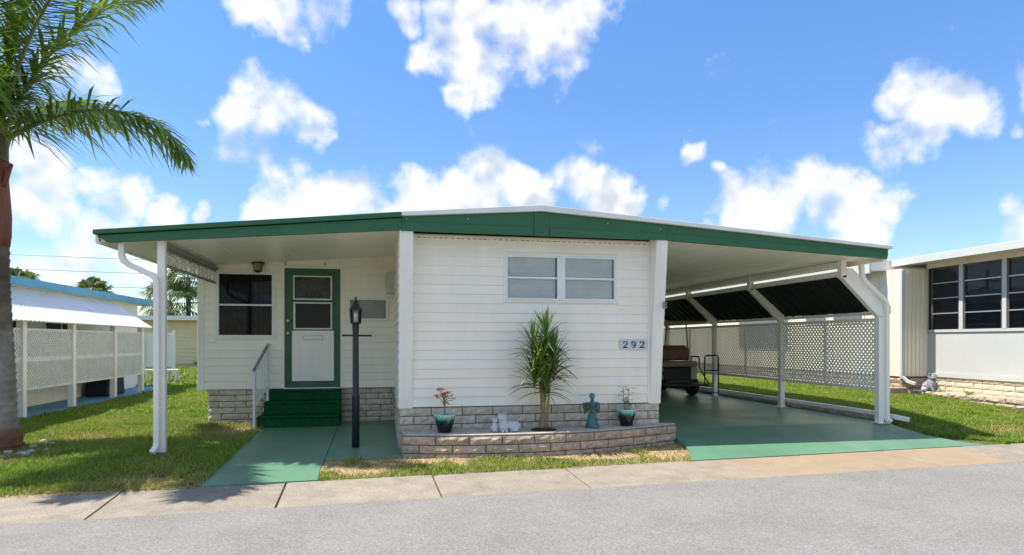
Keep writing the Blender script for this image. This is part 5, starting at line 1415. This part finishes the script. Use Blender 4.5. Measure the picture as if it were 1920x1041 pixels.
# near room: panels, mullions, windows on the side that faces the lawn
MB().box(RX - .03, RX - .002, 4.0, RY, .63, 1.60).build('lower_panel', M['nb_white'], rn, bevel=.004)
MB().box(RX - .05, RX - .031, 4.0, RY, .60, .70).build('skirt_trim', M['nb_white'], rn)
MB().box(RX - .06, RX - .003, 4.0, RY, 1.60, 1.66).build('window_sill', M['nb_white'], rn, bevel=.004)
MB().box(RX - .05, RX - .003, 4.0, RY, 3.06, 3.20).build('window_head', M['cream'], rn)
WM = mat('dark_frame', (.10, .085, .08), .5, .1, 8)
ym = [5.0, 6.4, 7.8, 9.2, 10.55, 11.62, 12.40]
ym = [12.40, 11.58, 10.60, 9.60, 8.6, 7.6, 6.6]
for a, b in zip(ym[:-1], ym[1:]):
    wi = MB(); y0, y1 = b + .05, a - .05
    wi.box(RX - .045, RX - .006, y0, y0 + .035, 1.66, 3.06); wi.box(RX - .045, RX - .006, y1 - .035, y1, 1.66, 3.06); wi.box(RX - .045, RX - .006, y0, y1, 3.02, 3.06)
    wi = wi.build('window', WM, rn)
    for z_ in (2.02, 2.36, 2.70): MB().box(RX - .05, RX - .012, y0 + .035, y1 - .035, z_ - .012, z_ + .012).build('glazing_bar', M['alu'], wi)
    MB().add([(RX - .02, y1 - .035, 1.66), (RX - .02, y0 + .035, 1.66), (RX - .02, y0 + .035, 3.02), (RX - .02, y1 - .035, 3.02)], [(0, 1, 2, 3)]).build('pane', M['glass'], wi)
    MB().box(RX - .065, RX - .004, b - .045, b + .045, 1.66, 3.06).build('mullion', M['nb_white'], rn)
# set-back wing
cw = MB().box(QX, 18, RY, 27, .60, 3.05).build('wing_wall', M['cream'], rn)
x = QX + .06
while x < RX - .05:
    MB().box(x, x + .012, RY - .012, RY - .001, .60, 3.0).build('batten', M['cream'], rn); x += .105
MB().box(QX - .02, QX + .05, RY - .05, RY + .03, .55, 3.02).build('corner_board', M['nb_white'], rn, bevel=.005)
y = RY + .25
while y < 26: MB().box(QX - .010, QX - .001, y, y + .02, .60, 3.0).build('batten', M['cream'], rn); y += .4
for (y0, y1, z0, z1) in ((16.5, 19.2, 1.15, 2.2), (13.6, 14.7, 1.85, 2.35), (14.9, 15.8, 1.85, 2.35)):
    wi = MB().box(QX - .03, QX - .002, y0, y1, z0, z1).build('window', M['frame'], rn)
    MB().box(QX - .04, QX - .03, y0 + .05, y1 - .05, z0 + .05, z1 - .05).build('pane', mat('shaded_pane', (.16, .17, .19), .2, .05, 3), wi)
# roofs
MB().box(RX - .55, 18.5, 3.6, RY + .4, 3.20, 3.27).build('roof', M['roof_white'], rn)
MB().box(RX - .60, RX - .55, 3.56, RY + .44, 3.14, 3.30).build('fascia_board', M['nb_white'], rn, bevel=.006)
MB().box(RX - .55, 18.5, RY + .40, RY + .44, 3.14, 3.30).build('fascia_board', M['nb_white'], rn)
MB().box(QX - .40, 18.5, RY + .46, 27.5, 3.05, 3.30).build('wing_roof', M['roof_white'], rn, bevel=.01)
MB().box(QX - .44, QX - .40, RY + .46, 27.5, 2.98, 3.34).build('fascia_board', M['nb_white'], rn, bevel=.006)
MB().box(RX - .56, RX - .001, 3.7, RY + .3, 3.165, 3.196).build('soffit', M['cream'], rn)
# downspout at the inner corner
MB().tube([(QX - .06, RY - .08, 3.0), (QX - .06, RY - .08, .62), (QX - .02, RY - .20, .50), (QX - .02, RY - .42, .46)], .045, 4, sq=True).build('downspout', M['nb_white'], rn, bevel=.006)
# brick skirts
s6 = MB().box(RX + .03, RX + .15, 4.0, RY, -.05, .62).build('skirting', M['mortar'], rn)
BRC = brick_meshes(mat('cream_brick', (.62, .53, .40), .9, .08, 14, .4, 130, rand=.06, spec=.2), 'cream_brick')
brick_wall(s6, (RX - .01, RY), (RX - .01, 6.5), .05, 5, .115, .45, meshes=BRC)
s7 = MB().box(QX + .06, 18, RY + .05, 27, -.05, .60).build('skirting', M['mortar'], rn)
brick_wall(s7, (QX, RY + .0), (RX, RY + .0), .10, 4, .115, .40, meshes=BRP)
brick_wall(s7, (QX, 20), (QX, RY + .02), .10, 4, .115, .40, meshes=BRP)
# its low brick bed
rb = thing('brick_bed', (11.9, 10, .1), 'low brick edged bed along the cream home', 'planter')
MB().box(11.72, RX - .02, 6.0, 12.40, .0, .29).build('bed_fill', mat('sandy_bed', (.48, .41, .31), .95, .15, 8, .5, 90), rb)
brick_wall(rb, (11.70, 12.42), (11.70, 6.0), .09, 2, .11, .42, meshes=BRP)
MB().box(QX - .35, 11.69, 12.42, 12.62, .05, .36).build('bed_block', M['brick_pl'], rb, bevel=.03)
fgx, fgy, fgz = 11.93, 12.05, .29
fg = MB()
fg.ell((fgx, fgy, fgz + .13), (.13, .13, .14)); fg.ell((fgx + .03, fgy - .03, fgz + .31), (.10, .10, .085)); fg.ell((fgx - .0, fgy - .10, fgz + .30), (.06, .05, .04))
for s_ in (-1, 1):
    fg.ell((fgx + s_ * .055, fgy - .04, fgz + .385), (.03, .03, .03)); fg.ell((fgx + s_ * .11, fgy + .02, fgz + .07), (.06, .09, .07))
    fg.tube([(fgx + s_ * .07, fgy - .06, fgz + .18), (fgx + s_ * .09, fgy - .13, fgz + .08), (fgx + s_ * .08, fgy - .17, fgz + .02)], [.035, .028, .03], 8)
tag(sculpt('frog_statue', fg, M['frog'], vox=.012), 'grey stone frog statue sitting on the brick bed of the cream home', 'statue')
sfx = fgx - .24
f2 = MB(); f2.ell((sfx, fgy - .08, fgz + .06), (.06, .06, .06)); f2.ell((sfx, fgy - .09, fgz + .15), (.045, .045, .045)); f2.ell((sfx - .03, fgy - .10, fgz + .19), (.018, .018, .025)); f2.ell((sfx + .03, fgy - .10, fgz + .19), (.018, .018, .025)); f2.ell((sfx, fgy - .13, fgz + .145), (.02, .02, .015))
tag(sculpt('small_statue', f2, M['stone'], vox=.008), 'small pale animal statue left of the grey frog', 'statue')
def weed(loc, n_, h_, label, seed):
    t = thing('weed', loc, label, 'plant'); mb = MB(); r_ = random.Random(seed)
    for k in range(n_):
        a = r_.uniform(0, 6.28); leaf_shape(h_ * r_.uniform(.6, 1.1), h_ * .16, mb, (loc[0] + .04 * math.cos(a), loc[1] + .04 * math.sin(a), loc[2]), (math.cos(a) * .6, math.sin(a) * .6, r_.uniform(.5, 1.3)), (.01, 0, 1), .35)
    mb.build('leaves', LEAF_G, t)
weed((11.93, 11.10, .29), 26, .17, 'small yellow-green weed in the bed of the cream home', 3)
weed((11.95, 11.80, .29), 22, .13, 'tiny dark weed beside the grey frog statue', 4)

# ------------------------------------------------------------------ background trees and shrubs
def leafy(name, loc, rx_, ry_, rz_, n_, size, m_, label, cat_, trunk=True, seed=1, group=None):
    x, y, z = loc; t = thing(name, loc, label, cat_, group); r_ = np.random.RandomState(seed)
    if trunk:
        tb = MB(); tb.tube([(x, y, z), (x + .1, y, z + rz_ * .6), (x - .05, y, z + rz_ * 1.2)], [.16, .12, .06], 8)
        for k in range(5): a = k * 1.3; tb.tube([(x, y, z + rz_ * .6), (x + rx_ * .5 * math.cos(a), y + ry_ * .5 * math.sin(a), z + rz_ * 1.25)], [.07, .03], 6)
        tb.build('trunk', M['bark'], t, True)
    cl = r_.normal(size=(14, 3)); cl /= np.linalg.norm(cl, axis=1)[:, None]; cl *= r_.uniform(.3, .85, (14, 1))
    k = r_.randint(0, 14, n_); p = cl[k] + r_.normal(size=(n_, 3)) * .2
    P_ = np.stack([x + p[:, 0] * rx_, y + p[:, 1] * ry_, z + rz_ * (1.15 if trunk else .9) + p[:, 2] * rz_], -1)
    P_[:, 2] = np.maximum(P_[:, 2], z + .02)
    u = r_.normal(size=(n_, 3)); u /= np.linalg.norm(u, axis=1)[:, None]; w = np.cross(u, r_.normal(size=(n_, 3))); w /= np.linalg.norm(w, axis=1)[:, None]
    s_ = size * r_.uniform(.6, 1.3, (n_, 1))
    V = np.stack([P_ - u * s_, P_ + w * s_ * .4, P_ + u * s_, P_ - w * s_ * .4], 1).reshape(-1, 3)
    F = np.arange(4 * n_).reshape(-1, 4)
    o_ = np_mesh('crown', V, F, m_, None, 4); place(o_, (0, 0, 0), t)
G1 = leaf_mat('shrub_leaf_bright', (.20, .28, .04), (.07, .14, .02), .35)
G2 = leaf_mat('tree_leaf_dark', (.09, .14, .035), (.03, .065, .015), .3)
def fan_palm(loc, h_, r_, label, seed, n_=26, group=None):
    x, y, z = loc; t = thing('cabbage_palm', loc, label, 'palm tree', group); rr = random.Random(seed)
    MB().tube([(x, y, z), (x + .05, y, z + h_ * .5), (x, y, z + h_)], [.20, .15, .16], 10).build('trunk', M['wood'], t, True)
    mb = MB(); st_ = MB()
    for k in range(n_):
        az = k * 2.4 + rr.uniform(-.3, .3); el = R(80 - 130 * k / n_) + rr.uniform(-.15, .15)
        d = Vector((math.cos(az) * math.cos(el), math.sin(az) * math.cos(el), math.sin(el))); c_ = Vector((x, y, z + h_)) + d * r_ * .5
        st_.tube([(x, y, z + h_), tuple(c_)], [.02, .012], 4)
        sd = d.cross(Vector((0, 0, 1))).normalized(); nn = sd.cross(d)
        for j in range(17):
            a = R(-95 + 190 * j / 16); dd_ = (d * math.cos(a) + sd * math.sin(a)).normalized(); L_ = r_ * .62 * rr.uniform(.8, 1.05)
            w_ = .05; e1 = c_ + dd_ * L_ * .6 + nn * .03; e2 = c_ + dd_ * L_ - Vector((0, 0, L_ * rr.uniform(.25, .55)))
            q_ = dd_.cross(nn).normalized()
            mb.add([c_, e1 + q_ * w_, e2, e1 - q_ * w_], [(0, 1, 2, 3)])
    st_.build('leaf_stalks', M['rachis'], t); mb.build('crown', PALM2, t)
PALM2 = leaf_mat('fan_palm_leaf', (.17, .22, .06), (.05, .09, .025), .3)
fan_palm((-12.6, 46, 0), 5.4, 1.75, 'taller cabbage palm behind the beige home, beside the porch room corner', 3)
fan_palm((-13.5, 45.3, 0), 3.9, 2.1, 'shorter cabbage palm with drooping fans behind the beige home roof', 5)
fan_palm((-19.6, 40, 0), 4.2, 1.5, 'distant palm whose top shows above the blue roof edge, nearer the trunk', 8)
fan_palm((-15.9, 40, 0), 3.9, 1.3, 'distant pale palm above the far end of the blue roof edge', 9)
leafy('shrub', (-10.9, 29.5, 0), 1.0, .8, 1.25, 5200, .06, G1, 'bright green shrub behind the lattice garden screen', 'shrub', False, 4)
leafy('tree', (-11.5, 52, 0), 3.4, 2.5, 1.7, 6000, .16, G2, 'dark tree line over the beige home roof', 'tree', True, 6)
leafy('shrub', (-21.5, 45, 0), 1.6, 1.3, 1.75, 4000, .11, G2, 'distant dark shrub beside the utility pole', 'shrub', False, 7)
weed((-9.2, 36.0, .0), 34, .85, 'spiky dark plant against the beige home wall', 12)
weed((-8.1, 36.1, .0), 22, .5, 'low dark plant at the right of the beige home wall', 13)
# utility pole and wires
upx, upy = -26.8, 46
up = thing('utility_pole', (upx, upy, 0), 'distant wooden utility pole with cross arm behind the left home', 'pole')
MB().tube([(upx, upy, 0), (upx, upy, 7.6)], [.17, .12], 10).build('pole', M['wood'], up, True)
MB().box(upx - 1.1, upx + .2, upy - .06, upy + .06, 6.55, 6.7).build('cross_arm', M['wood'], up)
for k, zz in enumerate((6.95, 6.05, 5.1)):
    w_ = MB(); w_.tube([(upx + t * 120, upy + t * 1.0 - .2, zz - .2 * math.sin(math.pi * min(1, t * 3)) - .6 * t) for t in np.linspace(-.4, 1, 30)], .016, 4)
    tag(w_.build('power_line', M['black']), ['topmost', 'middle', 'lowest'][k] + ' of three thin power lines crossing the sky at left', 'power line', 'power lines')
